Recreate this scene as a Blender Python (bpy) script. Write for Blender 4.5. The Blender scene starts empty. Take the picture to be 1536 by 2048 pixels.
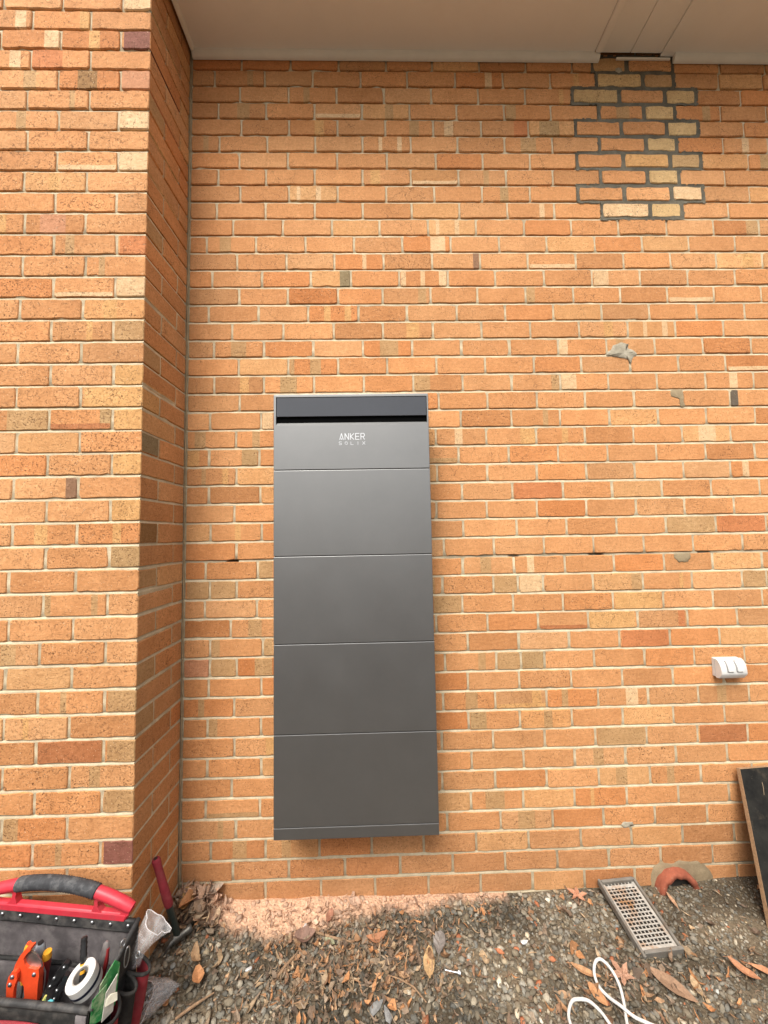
import bpy, math, random
import numpy as np
from mathutils import Vector, Matrix, noise

# ------------------------------------------------------------------ camera, sky, sun, exposure
scene = bpy.context.scene
COL = scene.collection
PITCH, YAW, ROLL = 0.06042, 0.02072, -0.01798
F_PX, CAM = 740.0, Vector((0.8967, -1.7436, 1.6088))
cp, sp, cy_, sy_, cr, sr = math.cos(PITCH), math.sin(PITCH), math.cos(YAW), math.sin(YAW), math.cos(ROLL), math.sin(ROLL)
FWD = Vector((sy_ * cp, cy_ * cp, sp)); RGT0 = Vector((cy_, -sy_, 0)); UP0 = RGT0.cross(FWD)
RGT = RGT0 * cr + UP0 * sr; UPV = UP0 * cr - RGT0 * sr
cam_data = bpy.data.cameras.new('camera')
cam_data.sensor_fit = 'HORIZONTAL'; cam_data.sensor_width = 36.0
cam_data.lens = F_PX / 1536.0 * 36.0
cam_data.clip_start = 0.05; cam_data.clip_end = 500.0
cam = bpy.data.objects.new('camera', cam_data); COL.objects.link(cam)
m3 = Matrix((RGT, UPV, -FWD)).transposed()
cam.matrix_world = Matrix.Translation(CAM) @ m3.to_4x4()
scene.camera = cam

SUN_DIR = Vector((-0.24, -0.66, 0.98)).normalized()      # from the wall towards the bright part of the sky
world = bpy.data.worlds.new('World'); scene.world = world; world.use_nodes = True
wn = world.node_tree.nodes; wl = world.node_tree.links; wn.clear()
sky = wn.new('ShaderNodeTexSky'); sky.sky_type = 'NISHITA'; sky.sun_disc = False
sky.sun_elevation = math.asin(SUN_DIR.z); sky.sun_rotation = math.atan2(SUN_DIR.x, SUN_DIR.y)
sky.air_density = 1.6; sky.dust_density = 4.0; sky.ozone_density = 0.6
hsv = wn.new('ShaderNodeHueSaturation'); hsv.inputs['Saturation'].default_value = 0.22   # overcast: almost white
bg = wn.new('ShaderNodeBackground'); bg.inputs['Strength'].default_value = 0.095
wo = wn.new('ShaderNodeOutputWorld')
wl.new(sky.outputs[0], hsv.inputs['Color']); wl.new(hsv.outputs[0], bg.inputs[0]); wl.new(bg.outputs[0], wo.inputs[0])

sun_data = bpy.data.lights.new('sun', 'SUN'); sun_data.energy = 1.5; sun_data.angle = math.radians(27)
sun_data.color = (1.0, 0.95, 0.87)
sun = bpy.data.objects.new('sun', sun_data); COL.objects.link(sun)
sun.rotation_euler = (-SUN_DIR).to_track_quat('-Z', 'Y').to_euler(); sun.location = (-1, -4, 5)
vs = scene.view_settings
vs.view_transform = 'Standard'; vs.look = 'None'; vs.exposure = 1.32; vs.gamma = 1.0; vs.use_curve_mapping = False

rnd = random.Random(7)

# ------------------------------------------------------------------ helpers
ORI = {}
class MB:
    """collects vertices, faces and corner colours; build() links them as one mesh object"""
    def __init__(s): s.v = []; s.f = []; s.c = []
    def add(s, verts, faces, col=None, cols=None):
        o = len(s.v); s.v += [tuple(p) for p in verts]
        for i, f in enumerate(faces):
            s.f.append([a + o for a in f]); s.c.append(cols[i] if cols else col)
    def box(s, x0, x1, y0, y1, z0, z1, col=None, bev=0.0, M=None):
        if bev > 0:
            b = bev; vs_ = []
            for z, i in ((z0, b), (z0 + b, 0), (z1 - b, 0), (z1, b)):
                j = b
                ring = [(x0 + i + (0 if i else j), y0 + i), (x1 - i - (0 if i else j), y0 + i), (x1 - i, y0 + i + (0 if i else j)), (x1 - i, y1 - i - (0 if i else j)),
                        (x1 - i - (0 if i else j), y1 - i), (x0 + i + (0 if i else j), y1 - i), (x0 + i, y1 - i - (0 if i else j)), (x0 + i, y0 + i + (0 if i else j))]
                vs_ += [(x, y, z) for x, y in ring]
            fs = [list(range(7, -1, -1)), list(range(24, 32))]
            for r in range(3):
                for k in range(8): fs.append([r * 8 + k, r * 8 + (k + 1) % 8, (r + 1) * 8 + (k + 1) % 8, (r + 1) * 8 + k])
        else:
            vs_ = [(x, y, z) for z in (z0, z1) for x, y in ((x0, y0), (x1, y0), (x1, y1), (x0, y1))]
            fs = [[3, 2, 1, 0], [4, 5, 6, 7], [0, 1, 5, 4], [1, 2, 6, 5], [2, 3, 7, 6], [3, 0, 4, 7]]
        if M is not None: vs_ = [M @ Vector(p) for p in vs_]
        s.add(vs_, fs, col); return s
    def tube(s, pts, r, n=10, col=None, cap=True, flat=1.0, up=None):
        pts = [Vector(p) for p in pts]; rs = r if isinstance(r, (list, tuple)) else [r] * len(pts)
        vs_ = []; prev = None
        for i, p in enumerate(pts):
            t = (pts[min(i + 1, len(pts) - 1)] - pts[max(i - 1, 0)]).normalized()
            if prev is None:
                u = Vector(up) if up else (Vector((0, 0, 1)) if abs(t.z) < .9 else Vector((1, 0, 0)))
            else: u = prev
            u = (u - t * u.dot(t)).normalized(); prev = u; w = t.cross(u)
            for k in range(n):
                a = 2 * math.pi * k / n
                vs_.append(p + u * math.cos(a) * rs[i] + w * math.sin(a) * rs[i] * flat)
        fs = []
        for i in range(len(pts) - 1):
            for k in range(n): fs.append([i * n + k, i * n + (k + 1) % n, (i + 1) * n + (k + 1) % n, (i + 1) * n + k])
        if cap: fs += [list(range(n - 1, -1, -1)), [(len(pts) - 1) * n + k for k in range(n)]]
        s.add(vs_, fs, col); return s
    def lathe(s, prof, n=24, M=None, col=None, a0=0, a1=2 * math.pi, closed=True):
        """prof: list of (radius, height) about local Z"""
        vs_ = []; full = abs(a1 - a0 - 2 * math.pi) < 1e-6; m = n if full else n + 1
        for k in range(m):
            a = a0 + (a1 - a0) * k / n
            for r, h in prof: vs_.append(Vector((r * math.cos(a), r * math.sin(a), h)))
        if M is not None: vs_ = [M @ p for p in vs_]
        L = len(prof); fs = []
        for k in range(n):
            k2 = (k + 1) % m
            for j in range(L - 1): fs.append([k * L + j, k2 * L + j, k2 * L + j + 1, k * L + j + 1])
        s.add(vs_, fs, col); return s
    def extrude(s, poly, d0, d1, M=None, col=None):
        """poly (a,b) outline in the x,z plane, from y=d0 to y=d1"""
        n = len(poly); vs_ = [Vector((a, d0, b)) for a, b in poly] + [Vector((a, d1, b)) for a, b in poly]
        if M is not None: vs_ = [M @ p for p in vs_]
        fs = [list(range(n)), list(range(2 * n - 1, n - 1, -1))] + [[k, k + n, (k + 1) % n + n, (k + 1) % n] for k in range(n)]
        s.add(vs_, fs, col); return s
    def build(s, name, mat, parent=None, smooth=False, loc=None, fixn=True):
        me = bpy.data.meshes.new(name)
        pa = parent
        while pa is not None and pa.name not in ORI: pa = pa.parent
        o0 = Vector(loc) if loc is not None else (ORI[pa.name] if pa is not None else Vector((0, 0, 0)))
        me.from_pydata([(p[0] - o0.x, p[1] - o0.y, p[2] - o0.z) for p in s.v], [], s.f)
        if any(c is not None for c in s.c):
            at = me.color_attributes.new('tint', 'FLOAT_COLOR', 'CORNER')
            buf = []
            for f, c in zip(s.f, s.c):
                c = c or (1, 1, 1, 0)
                if isinstance(c[0], (tuple, list)):
                    for q in c: buf += list(q)
                else: buf += list(c) * len(f)
            at.data.foreach_set('color', buf)
        me.update()
        if fixn:
            import bmesh
            bm = bmesh.new(); bm.from_mesh(me); bmesh.ops.recalc_face_normals(bm, faces=bm.faces); bm.to_mesh(me); bm.free()
        if smooth:
            me.polygons.foreach_set('use_smooth', [True] * len(me.polygons))
            if smooth != 'all': me.set_sharp_from_angle(angle=math.radians(40))
        if mat: me.materials.append(mat)
        o = bpy.data.objects.new(name, me); COL.objects.link(o)
        if parent is not None: o.parent = parent
        if loc is not None and parent is None: o.location = loc
        return o

def tag(o, label=None, cat=None, group=None, kind=None):
    if label: o['label'] = label
    if cat: o['category'] = cat
    if group: o['group'] = group
    if kind: o['kind'] = kind
    return o

def thing(name, label, cat, loc=(0, 0, 0), group=None):
    o = bpy.data.objects.new(name, None); COL.objects.link(o); o.empty_display_size = .05
    o.location = loc; ORI[o.name] = Vector(loc)
    return tag(o, label, cat, group)

# ------------------------------------------------------------------ materials
def nt(name):
    m = bpy.data.materials.new(name); m.use_nodes = True
    t = m.node_tree; b = t.nodes['Principled BSDF']; return m, t, b
def N(t, kind, **kw):
    n = t.nodes.new(kind)
    for k, v in kw.items():
        if k in n.inputs: n.inputs[k].default_value = v
        else: setattr(n, k, v)
    return n
def mixc(t, fac, a, b, mode='MIX'):
    n = t.nodes.new('ShaderNodeMix'); n.data_type = 'RGBA'; n.blend_type = mode
    for sock, val in ((n.inputs[0], fac), (n.inputs[6], a), (n.inputs[7], b)):
        if hasattr(val, 'links') or hasattr(val, 'is_output'): t.links.new(val, sock)
        elif isinstance(val, (int, float)): sock.default_value = val
        else: sock.default_value = (*val[:3], 1)
    return n.outputs[2]
def ramp(t, src, p0, p1, c0=(0, 0, 0), c1=(1, 1, 1)):
    r = t.nodes.new('ShaderNodeValToRGB'); r.color_ramp.elements[0].position = p0; r.color_ramp.elements[1].position = p1
    r.color_ramp.elements[0].color = (*c0, 1); r.color_ramp.elements[1].color = (*c1, 1)
    t.links.new(src, r.inputs[0]); return r.outputs[0]
def pos(t, scale=(1, 1, 1)):
    g = t.nodes.new('ShaderNodeNewGeometry'); mp = t.nodes.new('ShaderNodeMapping'); mp.inputs['Scale'].default_value = scale
    t.links.new(g.outputs['Position'], mp.inputs['Vector']); return mp.outputs[0]
def noise_n(t, scale, detail=4, rough=.6, sc=(1, 1, 1)):
    n = N(t, 'ShaderNodeTexNoise', Scale=scale, Detail=detail, Roughness=rough); t.links.new(pos(t, sc), n.inputs['Vector']); return n.outputs[0]
def bump(t, b, h, strength, dist=.002):
    n = N(t, 'ShaderNodeBump', Strength=strength, Distance=dist); t.links.new(h, n.inputs['Height']); t.links.new(n.outputs[0], b.inputs['Normal']); return n

def plain(name, col, rough=.5, metal=0., var=.15, vscale=40., bumps=.15, bscale=300., spec=.5, dirt=None):
    m, t, b = nt(name)
    nv = noise_n(t, vscale, 5)
    lo = tuple(c * (1 - var) for c in col); hi = tuple(min(1, c * (1 + var)) for c in col)
    c = ramp(t, nv, .3, .7, lo, hi)
    if dirt:
        c = mixc(t, ramp(t, noise_n(t, vscale * .5, 6, .7), .48, .72), c, dirt)
    t.links.new(c, b.inputs['Base Color']); b.inputs['Roughness'].default_value = rough; b.inputs['Metallic'].default_value = metal
    b.inputs['Specular IOR Level'].default_value = spec
    if bumps: bump(t, b, noise_n(t, bscale, 3), bumps)
    return m

def brick_material():
    m, t, b = nt('fired_clay_brick')
    at = N(t, 'ShaderNodeVertexColor', layer_name='tint')
    c = at.outputs[0]
    # cloudy firing colour
    c = mixc(t, .75, c, ramp(t, noise_n(t, 11, 6, .7), .25, .75, (.80, .73, .64), (1.18, 1.20, 1.22)), 'MULTIPLY')
    c = mixc(t, .8, c, ramp(t, noise_n(t, 70, 6, .75), .28, .72, (.78, .72, .64), (1.22, 1.24, 1.26)), 'MULTIPLY')
    c = mixc(t, .8, c, ramp(t, noise_n(t, 1.7, 5, .6), .3, .7, (.88, .84, .80), (1.06, 1.07, 1.08)), 'MULTIPLY')
    # drag lines along the brick
    c = mixc(t, .35, c, ramp(t, noise_n(t, 130, 4, .7, (.18, .18, 1)), .3, .62, (.78, .70, .62), (1.10, 1.10, 1.10)), 'MULTIPLY')
    # iron specks, stronger where alpha says so
    spk = ramp(t, noise_n(t, 165, 4, .68), .555, .65)
    mask = ramp(t, noise_n(t, 22, 3, .6), .30, .58)
    mm = t.nodes.new('ShaderNodeMath'); mm.operation = 'MULTIPLY_ADD'; t.links.new(at.outputs[1], mm.inputs[0]); mm.inputs[1].default_value = .8; mm.inputs[2].default_value = .52
    m2 = t.nodes.new('ShaderNodeMath'); m2.operation = 'MULTIPLY'; t.links.new(spk, m2.inputs[0]); t.links.new(mm.outputs[0], m2.inputs[1])
    m3_ = t.nodes.new('ShaderNodeMath'); m3_.operation = 'MULTIPLY'; t.links.new(m2.outputs[0], m3_.inputs[0]); t.links.new(mask, m3_.inputs[1])
    c = mixc(t, m3_.outputs[0], c, (.14, .06, .024))
    # pale sand flecks
    fl = ramp(t, noise_n(t, 190, 2, .5, (1, 1, 1.3)), .685, .74)
    c = mixc(t, fl, c, (.66, .48, .30))
    # fine cracks in some bricks
    vor = N(t, 'ShaderNodeTexVoronoi', feature='DISTANCE_TO_EDGE', Scale=16); 
    wv = N(t, 'ShaderNodeTexNoise', Scale=30, Detail=4); p = pos(t); t.links.new(p, wv.inputs['Vector'])
    ad = t.nodes.new('ShaderNodeMix'); ad.data_type = 'VECTOR'; ad.inputs[0].default_value = .06
    t.links.new(p, ad.inputs[4]); t.links.new(wv.outputs[1], ad.inputs[5]); t.links.new(ad.outputs[1], vor.inputs['Vector'])
    cr_ = ramp(t, vor.outputs['Distance'], .003, .016, (1, 1, 1), (0, 0, 0))
    cm = ramp(t, noise_n(t, 4.3, 2, .5), .53, .61)
    cx = t.nodes.new('ShaderNodeMath'); cx.operation = 'MULTIPLY'; t.links.new(cr_, cx.inputs[0]); t.links.new(cm, cx.inputs[1])
    cx2 = t.nodes.new('ShaderNodeMath'); cx2.operation = 'MULTIPLY'; t.links.new(cx.outputs[0], cx2.inputs[0]); cx2.inputs[1].default_value = .75
    c = mixc(t, cx2.outputs[0], c, (.10, .045, .02))
    t.links.new(c, b.inputs['Base Color']); b.inputs['Roughness'].default_value = .86; b.inputs['Specular IOR Level'].default_value = .25
    h = t.nodes.new('ShaderNodeMath'); h.operation = 'ADD'; t.links.new(noise_n(t, 210, 4, .7), h.inputs[0])
    h2 = t.nodes.new('ShaderNodeMath'); h2.operation = 'SUBTRACT'; t.links.new(noise_n(t, 45, 4, .6, (.5, .5, 1)), h2.inputs[0]); t.links.new(m3_.outputs[0], h2.inputs[1])
    t.links.new(h2.outputs[0], h.inputs[1])
    bump(t, b, h.outputs[0], .8, .0026)
    return m

def mortar_material(name, lo, hi, stain=(.16, .125, .09)):
    m, t, b = nt(name)
    at = N(t, 'ShaderNodeVertexColor', layer_name='tint')
    c = ramp(t, noise_n(t, 26, 6, .7), .3, .7, lo, hi)
    c = mixc(t, .7, c, ramp(t, noise_n(t, 420, 3, .6), .3, .7, (.72, .70, .66), (1.1, 1.1, 1.1)), 'MULTIPLY')
    c = mixc(t, ramp(t, noise_n(t, 5, 6, .75), .46, .68), c, stain)
    c = mixc(t, 1.0, c, at.outputs[0], 'MULTIPLY')
    t.links.new(c, b.inputs['Base Color']); b.inputs['Roughness'].default_value = .95; b.inputs['Specular IOR Level'].default_value = .15
    bump(t, b, noise_n(t, 260, 5, .75), .7, .002)
    return m

def vcol_material(name, rough=.9, speck=True, bumps=.5, bscale=220, spec=.2, trans=0.):
    m, t, b = nt(name)
    at = N(t, 'ShaderNodeVertexColor', layer_name='tint')
    c = mixc(t, .75, at.outputs[0], ramp(t, noise_n(t, 150, 5, .7), .25, .75, (.55, .55, .53), (1.3, 1.28, 1.25)), 'MULTIPLY')
    t.links.new(c, b.inputs['Base Color']); b.inputs['Roughness'].default_value = rough; b.inputs['Specular IOR Level'].default_value = spec
    if bumps: bump(t, b, noise_n(t, bscale, 4, .7), bumps, .002)
    return m

# ------------------------------------------------------------------ brickwork data (mm along the wall, read course by course)
H = 0.088112; Z0 = 45 * H; D = 0.3234; JT = 0.0094
PERPS = {0:[253,499,742,984,1220,1462,1703,1943,2230,2471,2719],1:[119,369,610,853,1090,1336,1581,1827,2063,2308,2471,2709,2941],2:[245,489,730,970,1211,1451,1693,1934,2180,2418,2584,2819],3:[139,376,619,858,1099,1338,1582,1822,2067,2304,2465,2706,2946],4:[253,491,733,974,1217,1461,1702,1942,2180,2417,2581,2822],5:[145,382,621,858,1101,1338,1578,1822,2061,2303,2464,2706],6:[244,484,730,979,1225,1463,1704,1941,2181,2424,2584,2832],7:[142,376,617,856,1097,1338,1579,1816,2058,2299,2463,2703],8:[250,490,731,973,1213,1454,1697,1937,2177,2419,2581,2824],9:[135,374,616,854,1098,1337,1578,1816,2055,2303,2469,2708],10:[216,459,700,936,1178,1417,1659,1897,2137,2383,2624,2860],11:[89,328,570,808,1048,1288,1530,1769,2012,2253,2491,2728],12:[237,477,711,953,1193,1432,1670,1912,2153,2391,2625,2862],13:[117,357,596,791,1029,1269,1504,1748,1988,2231,2472,2715],14:[247,484,727,946,1181,1412,1652,1890,2126,2363,2600,2841],15:[101,341,582,825,1063,1308,1547,1786,2027,2267,2506,2750],16:[215,461,705,944,1187,1427,1668,1910,2153,2393,2635],17:[129,367,606,845,1084,1324,1562,1803,2043,2284,2525,2768],18:[247,485,724,961,1200,1439,1678,1912,2155,2396,2633],19:[132,368,608,847,1086,1325,1565,1805,2041,2283,2526,2767],20:[253,491,730,969,1207,1444,1685,1922,2165,2404,2642],21:[113,355,594,833,1072,1311,1557,1795,2036,2279,2517,2760],22:[237,475,713,950,1188,1432,1674,1913,2151,2391,2632],23:[110,347,584,821,1058,1295,1538,1777,2018,2258,2501,2745],24:[240,478,715,952,1190,1430,1670,1910,2147,2386,2618],25:[112,352,591,830,1068,1307,1548,1792,2031,2274,2516,2755],26:[231,469,707,945,1182,1422,1663,1901,2142,2380,2622],27:[121,359,596,833,1070,1307,1561,1802,2042,2282,2527,2773],28:[241,484,727,970,1213,1450,1689,1927,2169,2409,2650],29:[101,341,580,820,1059,1299,1542,1785,2020,2262,2497,2737],30:[121,244,483,723,962,1202,1441,1557,1677,1915,2153,2392,2634,2754],31:[100,338,577,815,1053,1292,1531,1767,2005,2247,2487,2725],32:[218,455,692,930,1167,1407,1646,1883,2119,2358,2597],33:[125,365,602,838,1075,1312,1549,1788,2026,2268,2506],34:[124,247,486,725,964,1203,1442,1557,1667,1902,2141,2377,2618],35:[120,359,596,833,1070,1307,1545,1789,2028,2270,2511],36:[236,475,713,951,1190,1431,1670,1911,2147,2385,2626],37:[117,357,594,831,1068,1305,1543,1783,2022,2261,2503],38:[238,473,708,944,1179,1414,1653,1890,2129,2369,2606],39:[117,359,598,836,1074,1313,1552,1787,2025,2261,2502],40:[227,464,702,939,1176,1417,1655,1895,2134,2372,2613],41:[112,353,591,829,1066,1304,1543,1780,2019,2261,2498],42:[246,483,720,957,1194,1436,1674,1908,2146,2388],43:[136,379,617,851,1085,1322,1559,1799,2032,2267,2509],44:[234,482,731,977,1214,1450,1687,1923,2162,2400],45:[36,378,624,864,1102,1336,1572,1807,2037,2266,2509]}
PERPS_PIER = {2:[-601,-361,-117],3:[-480,-245],4:[-604,-364,-122],5:[-481,-242],6:[-368,-119],7:[-489,-241],8:[-361,-122],9:[-481,-241],10:[-361,-119],11:[-487,-241],12:[-362,-122],13:[-478,-241],14:[-361,-116],15:[-478,-235],16:[-356,-117],17:[-482,-240],18:[-359,-120],19:[-483,-241],20:[-355,-115],21:[-480,-238],22:[-354,-113],23:[-473,-236],24:[-354,-112],25:[-477,-236],26:[-351,-113],27:[-475,-235],28:[-349,-113],29:[-480,-234],30:[-350,-115],31:[-473,-238],32:[-357,-117],33:[-479,-237],34:[-356,-116],35:[-475,-241],36:[-357,-114],37:[-473,-235],38:[-356,-116],39:[-469,-237],40:[-356,-116],41:[-233]}
FEAT = [(1,283,313,'T'),(2,563,595,'T'),(3,232,297,'T'),(3,974,1020,'T'),(3,1590,1639,'T'),(3,2158,2228,'T'),(3,2609,2651,'T'),(4,1099,1145,'T'),(4,1628,1695,'R'),(4,1756,1861,'K'),(5,65,92,'T'),(5,938,956,'P'),(5,1034,1057,'P'),(5,1658,1739,'T'),(5,2803,2840,'P'),(6,2890,2958,'K'),(7,893,943,'Y'),(7,1463,1491,'T'),(8,527,545,'P'),(8,624,653,'P'),(8,1543,1586,'K'),(10,1214,1232,'P'),(10,1311,1334,'P'),(10,2792,2856,'T'),(11,1187,1262,'P'),(12,849,869,'P'),(12,1398,1426,'D'),(13,738,792,'G'),(13,1037,1059,'P'),(13,1133,1155,'P'),(13,1229,1262,'P'),(13,1995,2070,'P'),(14,1655,1698,'T'),(15,658,690,'Y'),(15,760,792,'Y'),(16,1058,1122,'Y'),(16,2228,2248,'P'),(16,2326,2354,'P'),(16,2033,2078,'Y'),(17,213,285,'T'),(17,930,1018,'T'),(17,1803,1847,'P'),(18,491,512,'T'),(18,589,646,'T'),(19,445,526,'K'),(19,1087,1166,'T'),(19,1762,1799,'T'),(19,1807,1881,'P'),(19,2642,2684,'P'),(20,2645,2677,'B'),(21,362,409,'P'),(22,313,350,'T'),(22,1278,1316,'P'),(22,1597,1670,'Y'),(22,2470,2557,'P'),(23,268,341,'K'),(23,2,65,'Y'),(24,75,96,'T'),(24,175,203,'Y'),(25,1555,1789,'R'),(26,2369,2587,'O'),(27,235,263,'Y'),(27,2286,2522,'T'),(27,2534,2765,'R'),(29,345,409,'T'),(29,1385,1434,'T'),(30,10,116,'T'),(30,125,242,'T'),(30,1443,1557,'T'),(30,1564,1675,'P'),(30,2098,2148,'T'),(30,2639,2746,'T'),(31,1158,1285,'T'),(31,2011,2236,'Y'),(32,302,361,'T'),(32,1885,2109,'Y'),(32,2314,2348,'R'),(33,132,171,'T'),(33,2032,2261,'R'),(33,366,410,'T'),(34,9,119,'U2'),(34,131,239,'T'),(34,330,410,'T'),(34,1358,1393,'T'),(34,1444,1554,'T'),(34,1559,1664,'K'),(36,1292,1350,'T'),(36,1738,1768,'T'),(36,2471,2516,'T'),(37,122,162,'T'),(37,1312,1386,'K'),(37,1652,1692,'T'),(37,1808,1902,'O'),(38,1897,2122,'T'),(38,2375,2602,'R2'),(39,1874,1923,'T'),(40,1974,2027,'T'),(40,2211,2246,'T'),(41,1369,1458,'T'),(42,166,191,'T'),(42,1514,1594,'T'),(43,233,299,'T'),(44,59,234,'T'),(44,664,691,'T'),(44,2410,2642,'T'),(45,1130,1332,'T'),(45,1344,1558,'T')]
FEATP = [(2,-112,-4,'P'),(3,-547,-502,'P'),(3,-284,-249,'Y'),(4,-427,-366,'P'),(4,-249,-204,'Y'),(4,-116,-3,'U'),(5,-560,-518,'P'),(5,-476,-352,'R'),(6,-289,-209,'K2'),(6,-114,-2,'U2'),(8,-120,-2,'P'),(10,-118,-3,'P'),(13,-418,-315,'U2'),(14,-110,-1,'R'),(16,-113,0,'P'),(18,-116,-1,'T'),(20,-111,2,'Y'),(21,-229,2,'Y'),(22,-512,-358,'T'),(22,-109,3,'Y'),(22,-159,-114,'K'),(24,-110,5,'Y'),(25,-278,-238,'D'),(26,-108,3,'Y'),(28,-110,2,'K'),(30,-345,-323,'T'),(30,-171,-147,'T'),(30,-111,-1,'O2'),(32,-498,-441,'T'),(34,-108,-1,'T'),(36,-351,-120,'R2'),(36,-108,-1,'T'),(38,-111,-2,'T'),(39,-471,-411,'T'),(40,-110,-1,'U'),(40,-275,-252,'T')]
KIND = {'O': (.57, .282, .122), 'O2': (.58, .303, .138), 'R': (.52, .205, .085), 'R2': (.42, .170, .072), 'T': (.47, .29, .14), 'P': (.66, .46, .27),
        'Y': (.60, .345, .145), 'K': (.44, .285, .14), 'K2': (.30, .17, .07), 'G': (.27, .215, .125), 'U': (.24, .10, .075), 'U2': (.51, .25, .14),
        'D': (.27, .155, .095), 'B': (.13, .105, .08), 'Q': (.56, .39, .195)}
SPK = {'K': 1.0, 'K2': 1.0, 'T': .45, 'Y': .5, 'P': .25, 'G': .5, 'Q': .35}
BOT = {(3, 735): 'P', (7, 1215): 'P', (12, 1790): 'P', (36, 1550): 'Y', (41, 235): 'T', (14, 2500): 'P', (18, 2750): 'P', (32, 1770): 'R2', (23, 1180): 'T'}
BOTP = {(16, -240): 'P', (22, -240): 'R2', (10, -240): 'P'}
PATCH = {0: [(2045, 2230), (2230, 2471)], 1: [(2063, 2308), (2308, 2471)], 2: [(1934, 2180), (2180, 2418), (2418, 2584)], 3: [(2067, 2304), (2304, 2465)],
         4: [(1942, 2180), (2180, 2417), (2417, 2581)], 5: [(2061, 2303), (2303, 2464)], 6: [(1941, 2181), (2181, 2424), (2424, 2584)],
         7: [(2058, 2299), (2299, 2463)], 8: [(1937, 2177), (2177, 2419), (2419, 2581)], 9: [(2055, 2303), (2303, 2469)]}
PATCH_KIND = {(0, 0): 'T', (0, 1): 'O2', (1, 0): 'Q', (1, 1): 'T', (2, 0): 'Q', (2, 1): 'O2', (2, 2): 'Q', (3, 0): 'O', (3, 1): 'Q', (4, 0): 'O', (4, 1): 'O', (4, 2): 'Q',
              (5, 0): 'O', (5, 1): 'Q', (6, 0): 'O', (6, 1): 'Y', (6, 2): 'K', (7, 0): 'O', (7, 1): 'Q', (8, 0): 'O', (8, 1): 'O2', (8, 2): 'P', (9, 0): 'P', (9, 1): 'Q'}

MAT_BRICK = brick_material()
MAT_MORTAR = mortar_material('lime_mortar', (.51, .42, .285), (.71, .61, .44), (.40, .325, .225))
MAT_REPAIR = mortar_material('dark_cement_mortar', (.105, .095, .072), (.19, .17, .13), (.07, .06, .045))

def base_tint():
    u = rnd.random()
    if u < .58: c = KIND['O']
    elif u < .75: c = KIND['O2']
    elif u < .85: c = (.565, .25, .098)
    elif u < .95: c = (.61, .335, .15)
    else: c = (.54, .285, .13)
    f = rnd.gauss(1, .055); h = rnd.gauss(0, .025)
    return (c[0] * f, c[1] * f * (1 + h), c[2] * f * (1 + 2 * h))

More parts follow.
